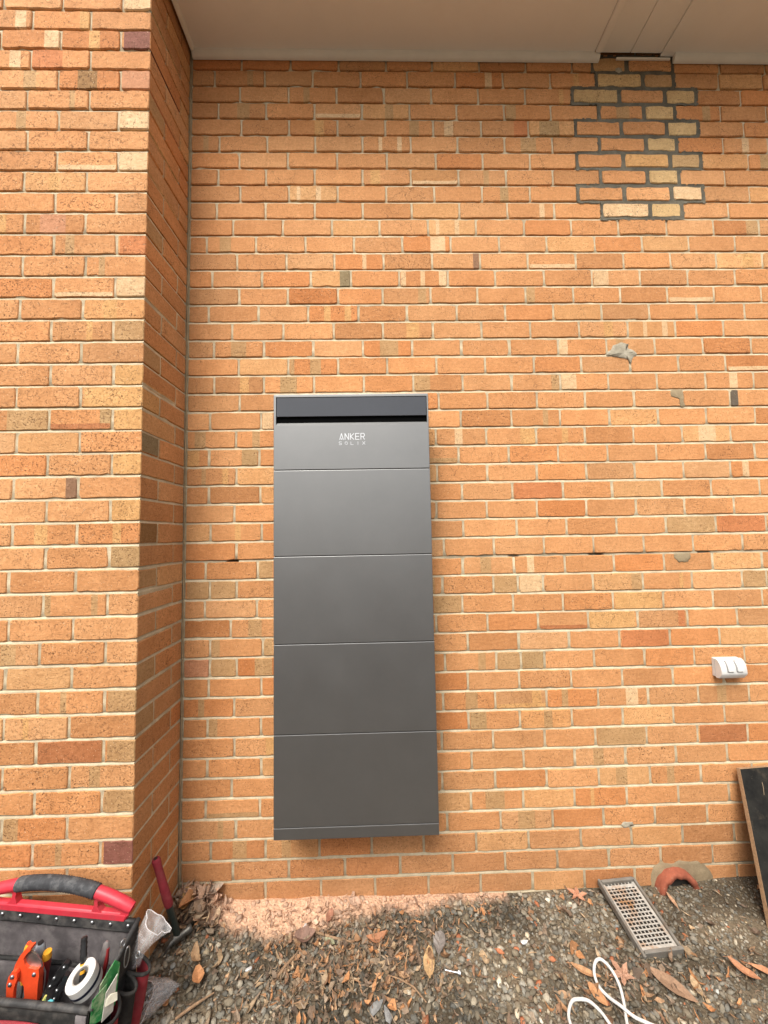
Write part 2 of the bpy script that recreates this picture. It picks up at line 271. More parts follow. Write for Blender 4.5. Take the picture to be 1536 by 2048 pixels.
def brick_geo(mb, w, h, depth, base, zones=(), bot=None, speck=0., rag=.0009, rounding=.0035, side=None, O=(0, 0, 0), U=(1, 0, 0), Wn=(0, -1, 0)):
    """one brick: front face at w=0, u across, v up; O world point of the front centre"""
    O = Vector(O); U = Vector(U); Wn = Vector(Wn); V = Vector((0, 0, 1))
    n = max(2, round(w / .036))
    xs = {round(-w / 2 + w * i / n, 5): None for i in range(n + 1)}
    for a, b, k in zones:
        for q in (a, b):
            if -w / 2 + .006 < q < w / 2 - .006: xs[round(q, 5)] = 1
    xs[round(-w / 2 + .007, 5)] = 1; xs[round(w / 2 - .007, 5)] = 1
    xs = sorted(xs)
    keep = [xs[0]]
    for q in xs[1:-1]:
        if q - keep[-1] > .004 and xs[-1] - q > .004: keep.append(q)
    xs = keep + [xs[-1]]; m = len(xs)
    cr4 = [abs(rnd.gauss(0, rounding)) * (2.6 if rnd.random() < .12 else 1) for _ in range(4)]
    top, bo = [], []
    for i, x in enumerate(xs):
        jt = rnd.gauss(0, rag); jb = rnd.gauss(0, rag)
        if rnd.random() < .03: jt -= rnd.uniform(.001, .0035)
        if rnd.random() < .045: jb += rnd.uniform(.001, .004)
        if i == 0: jt -= cr4[0]; jb += cr4[1]
        if i == m - 1: jt -= cr4[2]; jb += cr4[3]
        top.append([x, h / 2 + min(jt, .002)]); bo.append([x, -h / 2 + max(jb, -.002)])
    for arr in (top, bo):
        arr[0][0] += abs(rnd.gauss(0, rag)); arr[-1][0] -= abs(rnd.gauss(0, rag))
    midL = [-w / 2 + rnd.gauss(0, rag) * .5, rnd.uniform(-.01, .01)]; midR = [w / 2 + rnd.gauss(0, rag) * .5, rnd.uniform(-.01, .01)]
    ring = bo + [midR] + top[::-1] + [midL]          # outline, counter-clockwise seen from the front
    bv = .0022 + abs(rnd.gauss(0, .0006)); L = len(ring)
    def P(u, v, ww): return O + U * u + V * v + Wn * ww
    inner = []
    for u, v in ring:
        fu = max(0., 1 - bv / (w / 2)); fv = max(0., 1 - bv / (h / 2)); inner.append((u * fu, v * fv))
    verts = [P(u, v, 0) for u, v in inner] + [P(u, v, -bv * 1.1) for u, v in ring] + [P(u, v, -depth) for u, v in ring]
    faces, cols = [], []
    def colour(x):
        for a, b, k in zones:
            if a - 1e-4 <= x <= b + 1e-4:
                c = KIND[k]; return (*c, SPK.get(k, speck))
        return (*base, speck)
    # front columns (bottom i -> top)
    ti = lambda i: m + 1 + (m - 1 - i)
    if bot:
        k = len(verts); spl = []
        hh = -h / 2 + h * rnd.uniform(.22, .32)
        for i in range(m):
            xx = inner[i][0]; verts.append(P(xx, hh + rnd.gauss(0, .0008), 0)); spl.append(k + i)
    for i in range(m - 1):
        xm = (xs[i] + xs[i + 1]) / 2; c = colour(xm)
        if bot:
            cb = (*KIND[bot], SPK.get(bot, .3)) if m > 2 else c
            faces.append([i, i + 1, spl[i + 1], spl[i]]); cols.append(cb)
            faces.append([spl[i], spl[i + 1], ti(i + 1), ti(i)]); cols.append(c)
        else:
            faces.append([i, i + 1, ti(i + 1), ti(i)]); cols.append(c)
    if bot:
        faces.append([m - 1, m, ti(m - 1), spl[m - 1]]); cols.append(colour(xs[-1])); faces.append([0, spl[0], ti(0), L - 1]); cols.append(colour(xs[0]))
    else:
        faces.append([m - 1, m, ti(m - 1)]); cols.append(colour(xs[-1])); faces.append([0, ti(0), L - 1]); cols.append(colour(xs[0]))
    for i in range(L):
        j = (i + 1) % L; c = colour((ring[i][0] + ring[j][0]) / 2)
        if side is not None and i in (m - 1, m): c2 = side
        else: c2 = c
        faces.append([i, L + i, L + j, j]); cols.append(c)
        faces.append([L + i, 2 * L + i, 2 * L + j, L + j]); cols.append(c2)
    faces.append([2 * L + i for i in range(L - 1, -1, -1)]); cols.append(colour(0))
    mb.add(verts, faces, cols=cols)

def proj_px(p):
    d = Vector(p) - CAM; z = d.dot(FWD)
    if z < .05: return None
    return 768 + F_PX * d.dot(RGT) / z, 1024 - F_PX * d.dot(UPV) / z

def sample_zones(k, xl, xr, feats):
    cx = (xl + xr) / 2; out = []
    for kk, a, b, kd in feats:
        if kk != k: continue
        a2, b2 = max(a, xl), min(b, xr)
        if b2 - a2 > 4 and (b2 - a2) > .25 * (b - a): out.append(((a2 - cx) / 1000, (b2 - cx) / 1000, kd))
    return out

def bot_for(k, xl, xr, table):
    for (kk, x), kd in table.items():
        if kk == k and xl < x < xr: return kd
    return None

# ------------------------------------------------------------------ main wall
wall = thing('brick_wall', 'long flat orange brick wall behind the grey battery cabinet', 'brick wall', (1.5, 0, 0))
XMAX = 3900
specs = []
for k in range(-3, 48):
    if k in PERPS: ps = list(PERPS[k])
    else: ps = [120 + 240 * i if k % 2 else 240 + 240 * i for i in range(10)]
    if k == 0: ps = [q for q in ps if not 1945 < q < 2471] + [2045, 2230]; ps = sorted(set(ps))
    if k == 45: ps = [q for q in ps if q > 40]; ps = [140] + ps
    while ps[-1] < XMAX: ps.append(ps[-1] + 240 + rnd.randint(-3, 3))
    xl = 0
    for xr in ps:
        specs.append((k, xl, xr)); xl = xr
def brick_spec(k, xl, xr):
    a = xl + (8 if xl == 0 else JT * 500); b = xr - JT * 500
    zt, zb = Z0 - (k - 1) * H - JT / 2, Z0 - k * H + JT / 2
    return a, b, zb, zt
def vis_area(k, xl, xr):
    a, b, zb, zt = brick_spec(k, xl, xr)
    q = [proj_px((x / 1000, 0, z)) for x in (a, b) for z in (zb, zt)]
    if any(v is None for v in q): return 0
    x0, x1 = min(v[0] for v in q), max(v[0] for v in q); y0, y1 = min(v[1] for v in q), max(v[1] for v in q)
    x0, x1, y0, y1 = max(x0, 0), min(x1, 1536), max(y0, 122), min(y1, 1800)
    if x1 <= x0 or y1 <= y0: return 0
    area = (x1 - x0) * (y1 - y0)
    bx = max(0, min(x1, 868) - max(x0, 547)); by = max(0, min(y1, 1680) - max(y0, 790)); area -= bx * by
    if y0 > 1540 and x1 > 1480: area *= .5
    return area
areas = {s: vis_area(*s) for s in specs}
singles = set(sorted(specs, key=lambda s: -areas[s])[:300])
rest = MB()
for s in specs:
    k, xl, xr = s
    a, b, zb, zt = brick_spec(*s)
    base = base_tint(); sp_ = max(0, rnd.gauss(.22, .25)); zones = sample_zones(k, xl, xr, FEAT); bot = bot_for(k, xl, xr, BOT); rag, rou = .0010, .0032
    pk = None
    for i, (p0, p1) in enumerate(PATCH.get(k, ())):
        if abs(p0 - xl) < 8 and abs(p1 - xr) < 8: pk = PATCH_KIND.get((k, i), 'Q')
    if pk:
        f = rnd.gauss(1.06, .06); base = tuple(q * f for q in KIND[pk]); rag, rou = .0022, .005; a += 5; b -= 5; zb += .005; zt -= .005
    elif not zones and rnd.random() < .05 and b - a > 150:
        c0 = rnd.uniform(-.08, .06); zones = [(c0, c0 + rnd.uniform(.015, .06), rnd.choice('TTYP'))]
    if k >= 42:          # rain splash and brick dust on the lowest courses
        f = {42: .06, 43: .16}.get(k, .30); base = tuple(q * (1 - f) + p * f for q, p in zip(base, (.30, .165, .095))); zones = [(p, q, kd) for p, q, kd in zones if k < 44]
    if rnd.random() < .06 and not pk: base = tuple(q * p for q, p in zip(base, (.90, .86, .82)))
    mb = MB() if s in singles else rest
    yo = rnd.gauss(0, .0009) - (.0022 if pk else 0)
    O = ((a + b) / 2000, yo, (zb + zt) / 2 + rnd.gauss(0, .0008))
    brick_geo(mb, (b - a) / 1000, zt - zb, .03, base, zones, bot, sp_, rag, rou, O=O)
    if s in singles:
        o = mb.build('brick', MAT_BRICK, None, loc=O, fixn=False); o.parent = wall; o.location = Vector(O) - wall.location
tag(rest.build('brick_courses', MAT_BRICK, wall, fixn=False), kind='stuff')

def mortar_sheet(u0, u1, kmin, kmax, fn, step=.012, special=None):
    """tooled mortar: bed joints cut back under the upper brick, flush on the lower one"""
    us = np.arange(u0, u1 + step * .5, step); us[-1] = u1
    mb = MB(); rows = []
    for k in range(kmin, kmax + 1):
        J = Z0 - k * H
        rows += [(J + H * .5, 'p', k), (J + JT * .85, 'p', k), (J + JT * .45, 't', k), (J + JT * .05, 'm', k), (J - JT * .52, 'b', k), (J - JT * .95, 'p', k + 1)]
    verts = []; cols_ = []
    for z, ty, k in rows:
        up = max(0., min(1., (14 - k) / 8.))          # upper joints cut deeper to put more shade into them
        for u in us:
            n1 = noise.noise((u * 21, z * 90, k * 3.1)); n2 = noise.noise((u * 90, z * 200, 7))
            if ty == 'p': d = .0032 + .0030 * up + .0012 * n1 + .0008 * n2
            elif ty == 't': d = .0072 + .0035 * up + .0016 * n1 + .001 * n2
            elif ty == 'm': d = .0034 + .0036 * up + .0012 * n1
            else: d = .0012 + .0034 * up + .0012 * n1 + .0007 * n2
            c = 1.0
            if special:
                d, c = special(u, z, k, ty, d, c)
            verts.append(fn(u, z + .0008 * n2, max(d, .0004))); cols_.append((c, c, c * .98, 1))
    nU = len(us); faces, fc = [], []
    for r in range(len(rows) - 1):
        for i in range(nU - 1):
            a = r * nU + i; faces.append([a + nU, a + nU + 1, a + 1, a]); fc.append([cols_[a + nU], cols_[a + nU + 1], cols_[a + 1], cols_[a]])
    mb.add(verts, faces, cols=fc); return mb
def main_special(u, z, k, ty, d, c):
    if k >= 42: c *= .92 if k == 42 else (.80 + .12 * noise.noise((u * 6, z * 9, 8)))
    if k == 28 and ty in 'tmb' and abs(z - (Z0 - 28 * H)) < .012:      # damp course line: dirty, partly fallen out
        c = .62 + .55 * noise.noise((u * 9, 3, 1)); c = max(.25, min(1., c)); d += .0012 + .003 * max(0, noise.noise((u * 13, 5, 2)))
        if .2 < u < .246: d = .045; c = .3
        if 1.52 < u < 1.57 or 1.90 < u < 1.97 or 2.43 < u < 2.49: d += .006; c *= .45
    return d, c
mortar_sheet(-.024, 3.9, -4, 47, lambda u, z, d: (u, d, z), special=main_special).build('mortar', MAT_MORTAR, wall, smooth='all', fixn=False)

# dark re-pointing smeared around the repaired bricks
rects = [(p0 / 1000, p1 / 1000, Z0 - k * H, Z0 - (k - 1) * H) for k, l in PATCH.items() for p0, p1 in l]
mb = MB(); st = .005; gx, gz = int(.70 / st), int(.93 / st); X_, Z_ = 1.915, Z0 - 9.3 * H
ids = {}; verts = []; faces = []
def inside(x, z):
    dmin = 9
    for a, b, c, d_ in rects:
        dx = max(a - x, x - b, 0); dz = max(c - z, z - d_, 0); dmin = min(dmin, math.hypot(dx, dz))
        if dmin == 0: break
    return dmin
for i in range(gx):
    for j in range(gz):
        x, z = X_ + (i + .5) * st, Z_ + (j + .5) * st
        dd = inside(x, z)
        if dd > .0065 + .008 * noise.noise((x * 45, z * 45, 3)): continue
        q = []
        for di, dj in ((0, 0), (1, 0), (1, 1), (0, 1)):
            key = (i + di, j + dj)
            if key not in ids:
                ids[key] = len(verts); vx, vz = X_ + key[0] * st, Z_ + key[1] * st
                e = inside(vx, vz)
                yy = .0012 + .0012 * noise.noise((vx * 60, vz * 60, 1)) - (.0030 if e > .003 else 0)
                verts.append((vx + .0015 * noise.noise((vx * 300, vz * 300, 5)), yy, vz + .0015 * noise.noise((vx * 300, vz * 300, 9))))
            q.append(ids[key])
        faces.append(q)
mb.add(verts, faces, col=(1, 1, 1, 1)); mb.build('repair_mortar', MAT_REPAIR, wall, smooth='all', fixn=False)

# cement smears and filled holes on the brick faces
def blob(name, poly, mat, parent, thick=.004, rough=.002, y=0.0):
    mb = MB(); cx = sum(p[0] for p in poly) / len(poly); cz = sum(p[1] for p in poly) / len(poly)
    pts = []
    for i in range(len(poly)):
        a, b = Vector(poly[i]), Vector(poly[(i + 1) % len(poly)])
        for q in (0, .33, .66): 
            p = a.lerp(b, q); pts.append((p.x + rnd.gauss(0, rough * .6), p.y + rnd.gauss(0, rough * .6)))
    n = len(pts); verts = []
    for s_, hh in ((1.0, -.002), (.96, .35), (.75, .8), (.4, 1.0)):
        for p in pts:
            verts.append((cx + (p[0] - cx) * s_, y - thick * (hh if hh < 0 else hh + rnd.gauss(0, .18)), cz + (p[1] - cz) * s_))
    verts.append((cx, y - thick, cz)); faces = []
    for r in range(3):
        for i in range(n): faces.append([r * n + i, r * n + (i + 1) % n, (r + 1) * n + (i + 1) % n, (r + 1) * n + i])
    for i in range(n): faces.append([3 * n + i, 3 * n + (i + 1) % n, 4 * n])
    mb.add(verts, faces, col=(1, 1, 1, 1)); return mb.build(name, mat, parent, smooth='all')
MAT_CEM = mortar_material('grey_cement_smear', (.32, .28, .21), (.52, .47, .37), (.22, .19, .14))
MAT_CEM2 = mortar_material('dull_cement_fill', (.255, .195, .12), (.36, .28, .175), (.18, .135, .085))
blob('cement_smear', [(2.036, 2.467), (2.073, 2.514), (2.112, 2.53), (2.147, 2.523), (2.148, 2.498), (2.185, 2.481), (2.191, 2.469), (2.171, 2.453), (2.154, 2.424), (2.145, 2.446), (2.108, 2.453), (2.071, 2.463)], MAT_CEM, wall, .0045, .004)
blob('cement_smear', [(2.341, 2.285), (2.363, 2.294), (2.405, 2.294), (2.41, 2.256), (2.407, 2.231), (2.414, 2.208), (2.398, 2.199), (2.386, 2.212), (2.394, 2.237), (2.379, 2.247), (2.345, 2.257)], MAT_CEM2, wall, .003)
blob('cement_smear', [(2.31, 1.492), (2.39, 1.496), (2.39, 1.472), (2.375, 1.454), (2.356, 1.449), (2.329, 1.452), (2.312, 1.471)], MAT_CEM2, wall, .003)
blob('cement_collar', [(2.108, 0.0), (2.108, 0.045), (2.123, 0.09), (2.158, 0.108), (2.236, 0.112), (2.321, 0.108), (2.36, 0.087), (2.391, 0.05), (2.393, 0.008), (2.388, -0.029), (2.339, -0.038), (2.117, -0.03)], MAT_CEM2, wall, .006, .003)
blob('cement_smear', [(1.985, .272), (2.0, .285), (2.035, .283), (2.045, .27), (2.02, .262), (1.995, .258)], MAT_CEM, wall, .002)
blob('paint_speck', [(2.165, 3.985), (2.185, 3.994), (2.205, 3.988), (2.203, 3.97), (2.185, 3.964), (2.168, 3.972)], MAT_CEM, wall, .003)

# ------------------------------------------------------------------ projecting pier on the left, with its return face
pier = thing('brick_pier', 'orange brick pier projecting towards the viewer at the left edge', 'brick pier', (0, -D, 0))
specs_p = []
for k in range(-10, 48):
    ps = list(PERPS_PIER.get(k, (-117, -357) if k % 2 == 0 else (-238, -478)))
    ps = sorted(ps)
    while ps[0] > -1700: ps.insert(0, ps[0] - 240 + rnd.randint(-3, 3))
    for i, xl in enumerate(ps):
        xr = ps[i + 1] if i + 1 < len(ps) else 0
        specs_p.append((k, xl, xr))
restp = MB()
RET_KIND = {7: 'T', 13: 'T', 17: 'O2', 19: 'T', 21: 'Y', 23: 'G', 27: 'K2', 29: 'T', 31: 'O2', 33: 'T', 35: 'T', 37: 'O2'}
for k, xl, xr in specs_p:
    corner = xr == 0
    a, b = xl + JT * 500, (xr if corner else xr - JT * 500)
    zt, zb = Z0 - (k - 1) * H - JT / 2, Z0 - k * H + JT / 2
    base = base_tint(); sp_ = max(0, rnd.gauss(.28, .25)); zones = sample_zones(k, xl, xr, FEATP); bot = bot_for(k, xl, xr, BOTP)
    if not zones and rnd.random() < .1 and b - a > 150:
        c0 = rnd.uniform(-.08, .05); zones = [(c0, c0 + rnd.uniform(.02, .06), rnd.choice('TTY'))]
    dep = (.23 if k % 2 == 0 else .11) if corner else .03
    side = None
    if corner:
        sc_ = KIND[RET_KIND[k]] if k in RET_KIND else base_tint(); side = (*[q * .96 for q in sc_], .3)
    O = ((a + b) / 2000, -D + rnd.gauss(0, .0007), (zb + zt) / 2 + rnd.gauss(0, .0007))
    px = [proj_px((x / 1000, -D, z)) for x in (a, b) for z in (zb, zt)]
    seen = any(q and q[0] > 0 and -20 < q[1] < 2000 for q in px) and not (k >= 46)
    mb = MB() if seen else restp
    brick_geo(mb, (b - a) / 1000, zt - zb, dep, base, zones, bot, sp_, .0010, .0026, side=side, O=O)
    if seen:
        o = mb.build('brick', MAT_BRICK, None, loc=O, fixn=False); o.parent = pier; o.location = Vector(O) - pier.location
    if corner:      # the inner brick of the return face
        y0 = -D + (.24 if k % 2 == 0 else .12) ; y1 = -.008
        O2 = (rnd.gauss(0, .0006), (y0 + y1) / 2, (zb + zt) / 2)
        mb = MB() if seen else restp
        brick_geo(mb, y1 - y0, zt - zb, .03, base_tint(), [], None, .25, .001, .0026, O=O2, U=(0, 1, 0), Wn=(1, 0, 0))
        if seen:
            o = mb.build('brick', MAT_BRICK, None, loc=O2, fixn=False); o.parent = pier; o.location = Vector(O2) - pier.location
tag(restp.build('brick_courses', MAT_BRICK, pier, fixn=False), kind='stuff')
m1 = mortar_sheet(-1.95, -.003, -10, 47, lambda u, z, d: (u, -D + d, z))
m1.build('mortar', MAT_MORTAR, pier, smooth='all', fixn=False)
m2 = mortar_sheet(-D + .003, 0.024, -10, 47, lambda u, z, d: (-d, u, z), step=.008)
m2.build('mortar', MAT_MORTAR, pier, smooth='all', fixn=False)
# tooled fillet of mortar down the inner corner
fb = MB(); pts = [(.0035 + .0015 * noise.noise((0, z * 9, 0)), -.0035, z) for z in np.arange(-.05, 4.0, .03)]
fb.tube(pts, [.0030 + .0022 * noise.noise((1, p[2] * 14, 0)) for p in pts], 8, col=(.66, .60, .52, 1)); fb.build('corner_mortar', MAT_MORTAR, wall, smooth='all')

# ------------------------------------------------------------------ soffit under the eaves
SOF = plain('beige_soffit_paint', (.88, .88, .86), .55, 0, .04, 3.0, .12, 60, .3, dirt=(.83, .82, .79))
BEAD = plain('off_white_bead_paint', (.82, .79, .72), .5, 0, .04, 12, .2, 90, .3)
sof = thing('soffit', 'beige painted eaves soffit with edge beads over the brick wall', 'soffit', (1.5, -.2, 4.045))
mb = MB().box(.016, 2.05, -.40, -.004, 4.045, 4.058, bev=.002); mb.build('panel', SOF, sof)
mb = MB().box(2.40, 4.4, -.40, -.006, 4.045, 4.058, bev=.002); mb.build('panel', SOF, sof)
mb = MB().box(2.085, 2.238, -.40, -.016, 4.0525, 4.064, bev=.0015); mb.build('infill_panel', SOF, sof)
mb = MB().box(2.2405, 2.3985, -.40, -.016, 4.0515, 4.064, bev=.0015); mb.build('infill_panel', SOF, sof)
def bead(name, p0, p1, inward, r=.022, drop=.032):
    """quarter-round bead along p0-p1, its round side towards 'inward'"""
    mb = MB(); p0, p1, inw = Vector(p0), Vector(p1), Vector(inward)
    prof = [(0, 0)] + [(r * math.cos(a), -drop * math.sin(a)) for a in np.linspace(0, math.pi / 2, 7)]
    verts = [p + inw * a + Vector((0, 0, b)) for p in (p0, p1) for a, b in prof]; n = len(prof)
    mb.add(verts, [[i, (i + 1) % n, n + (i + 1) % n, n + i] for i in range(n)] + [list(range(n)), list(range(2 * n - 1, n - 1, -1))])
    return mb.build(name, BEAD, sof, smooth=True)
bead('edge_bead', (.0125, -.003, 4.0447), (2.078, -.003, 4.0447), (0, -1, 0))
bead('edge_bead', (2.468, -.003, 4.0447), (4.4, -.003, 4.0447), (0, -1, 0))
bead('edge_bead', (.0125, -.40, 4.0447), (.0125, -.026, 4.0447), (1, 0, 0), .018, .016)
mb = MB().box(2.0505, 2.0835, -.40, -.026, 4.034, 4.05, bev=.004); mb.build('cover_strip', SOF, sof)
mb = MB().box(2.17, 2.452, -.012, -.002, 4.027, 4.037, bev=.002); mb.build('ledger_strip', BEAD, sof)
mb = MB().box(-.0, 4.4, -.425, -.402, 4.03, 4.21, bev=.003); mb.build('fascia', BEAD, sof)
mb = MB().box(.0005, .012, -.40, -D - .004, 4.03, 4.21); mb.build('end_board', BEAD, sof)
mb = MB().box(4.402, 4.415, -.40, .0, 4.03, 4.21); mb.build('end_board', BEAD, sof)
MAT_ROOF = plain('roof_sheet', (.22, .21, .20), .6)
mb = MB().box(-.0, 4.4, -.45, 1.5, 4.212, 4.24); mb.build('roof_sheet', MAT_ROOF, sof)

# ------------------------------------------------------------------ ground: soil sheet, gravel, brick dust
def sstep(a, b, x):
    t = max(0., min(1., (x - a) / (b - a))); return t * t * (3 - 2 * t)
def ground_z(x, y):
    z = .008 * noise.noise((x * 3, y * 3, 0)) + .004 * noise.noise((x * 11, y * 11, 4))
    z += .030 * sstep(2.0, 2.5, x) * sstep(-.40, -.02, y)
    z += .040 * math.exp(-((x - .06) / .13) ** 2 - ((y + .02) / .10) ** 2)
    z += .016 * math.exp(-((x - .55) / .40) ** 2 - (y / .07) ** 2)
    if x < 0 and y > -D: z = 0
    return z
def dust(x, y):
    if y < -.3 or x < -.02 or x > 1.45: return 0.
    n = noise.noise((x * 9, y * 14, 2)) * .5 + noise.noise((x * 31, y * 40, 5)) * .35
    reach = .025 + .125 * math.exp(-((x - .50) / .34) ** 2) + .03 * math.exp(-((x - 1.05) / .12) ** 2)
    return max(0., min(1., (reach + y) / .05 + .55 + n))
DUSTC = (.60, .385, .27)
def lerp3(a, b, t): return tuple(p + (q - p) * t for p, q in zip(a, b))
m, t, b = nt('gravelly_soil')
at = N(t, 'ShaderNodeVertexColor', layer_name='tint')
c = mixc(t, .9, at.outputs[0], ramp(t, noise_n(t, 60, 8, .75), .25, .75, (.45, .43, .40), (1.45, 1.42, 1.35)), 'MULTIPLY')
c = mixc(t, .6, c, ramp(t, noise_n(t, 420, 4, .7), .3, .7, (.6, .6, .58), (1.3, 1.3, 1.28)), 'MULTIPLY')
t.links.new(c, b.inputs['Base Color']); b.inputs['Roughness'].default_value = .97; b.inputs['Specular IOR Level'].default_value = .1
vo = N(t, 'ShaderNodeTexVoronoi', Scale=90); t.links.new(pos(t), vo.inputs['Vector'])
bump(t, b, vo.outputs['Distance'], .8, .006)
MAT_SOIL = m
xs = [-200, -60, -18, -6, -2.5] + list(np.arange(-1.6, 4.2, .02)) + [5.5, 10, 30, 90, 200]
ys = [-200, -60, -18, -6, -3] + list(np.arange(-1.9, -.5, .05)) + list(np.arange(-.5, .02, .0125)) + [.03, 3, 40, 200]
verts = []; cl = []
for y in ys:
    for x in xs:
        near = -1.6 <= x <= 4.2 and -1.9 <= y <= .02
        verts.append((x, y, ground_z(x, y) if near else 0))
        cl.append((*lerp3(tuple(q * (.5 + .6 * sstep(-.35, .35, noise.noise((x * 3.3, y * 5.5, 11)))) for q in (.15, .12, .086)), DUSTC, dust(x, y) if near else 0), 1))
nx = len(xs); faces = []; fc = []
for j in range(len(ys) - 1):
    for i in range(nx - 1):
        q = [j * nx + i, j * nx + i + 1, (j + 1) * nx + i + 1, (j + 1) * nx + i]; faces.append(q); fc.append([cl[k] for k in q])
mb = MB(); mb.add(verts, faces, cols=fc)
tag(mb.build('ground', MAT_SOIL, smooth='all', fixn=False), kind='structure')

# added unseen fence behind the viewer: cuts low sky to darken the lower wall
fen = thing('sky_blocker_fence', 'added unseen corrugated fence behind the viewer that blocks low sky', 'fence', (1, -3.5, 0))
MAT_FEN = plain('blocker_fence_sheet', (.46, .46, .44), .5, 0, .1, 3)  # pale grey so the added fence bounces light up to the soffit
mb = MB(); V = []; fx_ = np.arange(-12, 14.01, .05)
for x in fx_: V += [(x, -3.5 + .018 * math.sin(x * 36), .03), (x, -3.5 + .018 * math.sin(x * 36), 1.7)]
mb.add(V, [[2 * i, 2 * i + 2, 2 * i + 3, 2 * i + 1] for i in range(len(fx_) - 1)]); mb.build('corrugated_sheet', MAT_FEN, fen, smooth='all', fixn=False)
MB().box(-12, 14, -3.53, -3.47, 1.70, 1.74, bev=.006).build('cap_rail', MAT_FEN, fen)
for x in range(-12, 15, 2): MB().box(x - .03, x + .03, -3.59, -3.53, 0, 1.70).build('post', MAT_FEN, fen)

# gravel: tens of thousands of loose stones, one object
rng = np.random.default_rng(3)
ph = (1 + 5 ** .5) / 2
ico = np.array([(-1, ph, 0), (1, ph, 0), (-1, -ph, 0), (1, -ph, 0), (0, -1, ph), (0, 1, ph), (0, -1, -ph), (0, 1, -ph), (ph, 0, -1), (ph, 0, 1), (-ph, 0, -1), (-ph, 0, 1)]) / 1.9
icof = np.array([(0, 11, 5), (0, 5, 1), (0, 1, 7), (0, 7, 10), (0, 10, 11), (1, 5, 9), (5, 11, 4), (11, 10, 2), (10, 7, 6), (7, 1, 8), (3, 9, 4), (3, 4, 2), (3, 2, 6), (3, 6, 8), (3, 8, 9), (4, 9, 5), (2, 4, 11), (6, 2, 10), (8, 6, 7), (9, 8, 1)])
V_, F_, C_ = [], [], []
def add_stones(n, x0, x1, y0, y1, rmin, rmax):
    base = sum(len(v) for v in V_)
    for _ in range(n):
        x, y = rng.uniform(x0, x1), rng.uniform(y0, y1)
        if x < 0 and y > -D - .005: continue
        du = dust(x, y)
        if du > .5 and rng.random() < .75: continue
        r = rmin + (rmax - rmin) * rng.random() ** 2.6
        fine = sstep(2.0, 2.35, x)          # finer crushed rock beside the pipe
        r *= 1 - .4 * fine
        p = ico * (1 + rng.normal(0, .22, (12, 1))) * np.array([1, rng.uniform(.5, .85), rng.uniform(.28, .6)]) * r
        a, tl, tm = rng.uniform(0, 6.28), rng.normal(0, .4), rng.uniform(0, 6.28)
        ca, sa = math.cos(a), math.sin(a); Rz = np.array([[ca, -sa, 0], [sa, ca, 0], [0, 0, 1]])
        ct, st_ = math.cos(tl), math.sin(tl); Rx = np.array([[1, 0, 0], [0, ct, -st_], [0, st_, ct]])
        cm_, sm_ = math.cos(tm), math.sin(tm); Rm = np.array([[cm_, -sm_, 0], [sm_, cm_, 0], [0, 0, 1]])
        p = p @ Rz.T @ Rx.T @ Rm.T + np.array([x, y, ground_z(x, y) + r * rng.uniform(-.05, .45)])
        if y > -.03: p[:, 1] = np.minimum(p[:, 1], -.004)
        g = rng.choice([.12, .165, .21, .26, .33, .50], p=[.17, .27, .28, .18, .085, .015]) * rng.uniform(.85, 1.15)
        warm = rng.normal(.0, .05)
        col = np.array([g * (1.09 + warm), g * .955, g * (.74 - warm)])
        if rng.random() < .012: col = np.array([.42, .16, .08])
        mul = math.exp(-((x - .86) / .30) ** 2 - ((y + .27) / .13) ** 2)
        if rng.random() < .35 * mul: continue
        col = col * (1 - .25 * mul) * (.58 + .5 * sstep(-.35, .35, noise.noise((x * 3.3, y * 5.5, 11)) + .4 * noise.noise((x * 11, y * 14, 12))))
        if du > 0: col = col + (np.array(DUSTC) - col) * min(.85, du * rng.uniform(.5, 1.1))
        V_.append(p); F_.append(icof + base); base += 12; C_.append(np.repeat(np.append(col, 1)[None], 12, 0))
add_stones(12500, -.55, 2.75, -.62, -.004, .0050, .0175)
add_stones(9000, -.55, 2.75, -.62, -.004, .0026, .0055)
add_stones(9000, -1.6, 4.1, -1.8, -.004, .005, .0125)
V_ = np.concatenate(V_); F_ = np.concatenate(F_); C_ = np.concatenate(C_)
me = bpy.data.meshes.new('gravel'); me.vertices.add(len(V_)); me.vertices.foreach_set('co', V_.ravel())
me.loops.add(F_.size); me.loops.foreach_set('vertex_index', F_.ravel()); me.polygons.add(len(F_))
me.polygons.foreach_set('loop_start', np.arange(0, F_.size, 3)); me.update(calc_edges=True); me.validate()
at = me.color_attributes.new('tint', 'FLOAT_COLOR', 'POINT'); at.data.foreach_set('color', C_.ravel().astype(np.float32))
me.materials.append(vcol_material('crushed_stone', .92, bumps=.5, bscale=300))
o = bpy.data.objects.new('gravel', me); COL.objects.link(o)
tag(o, 'loose grey brown gravel covering the ground along the wall', 'gravel', kind='stuff')

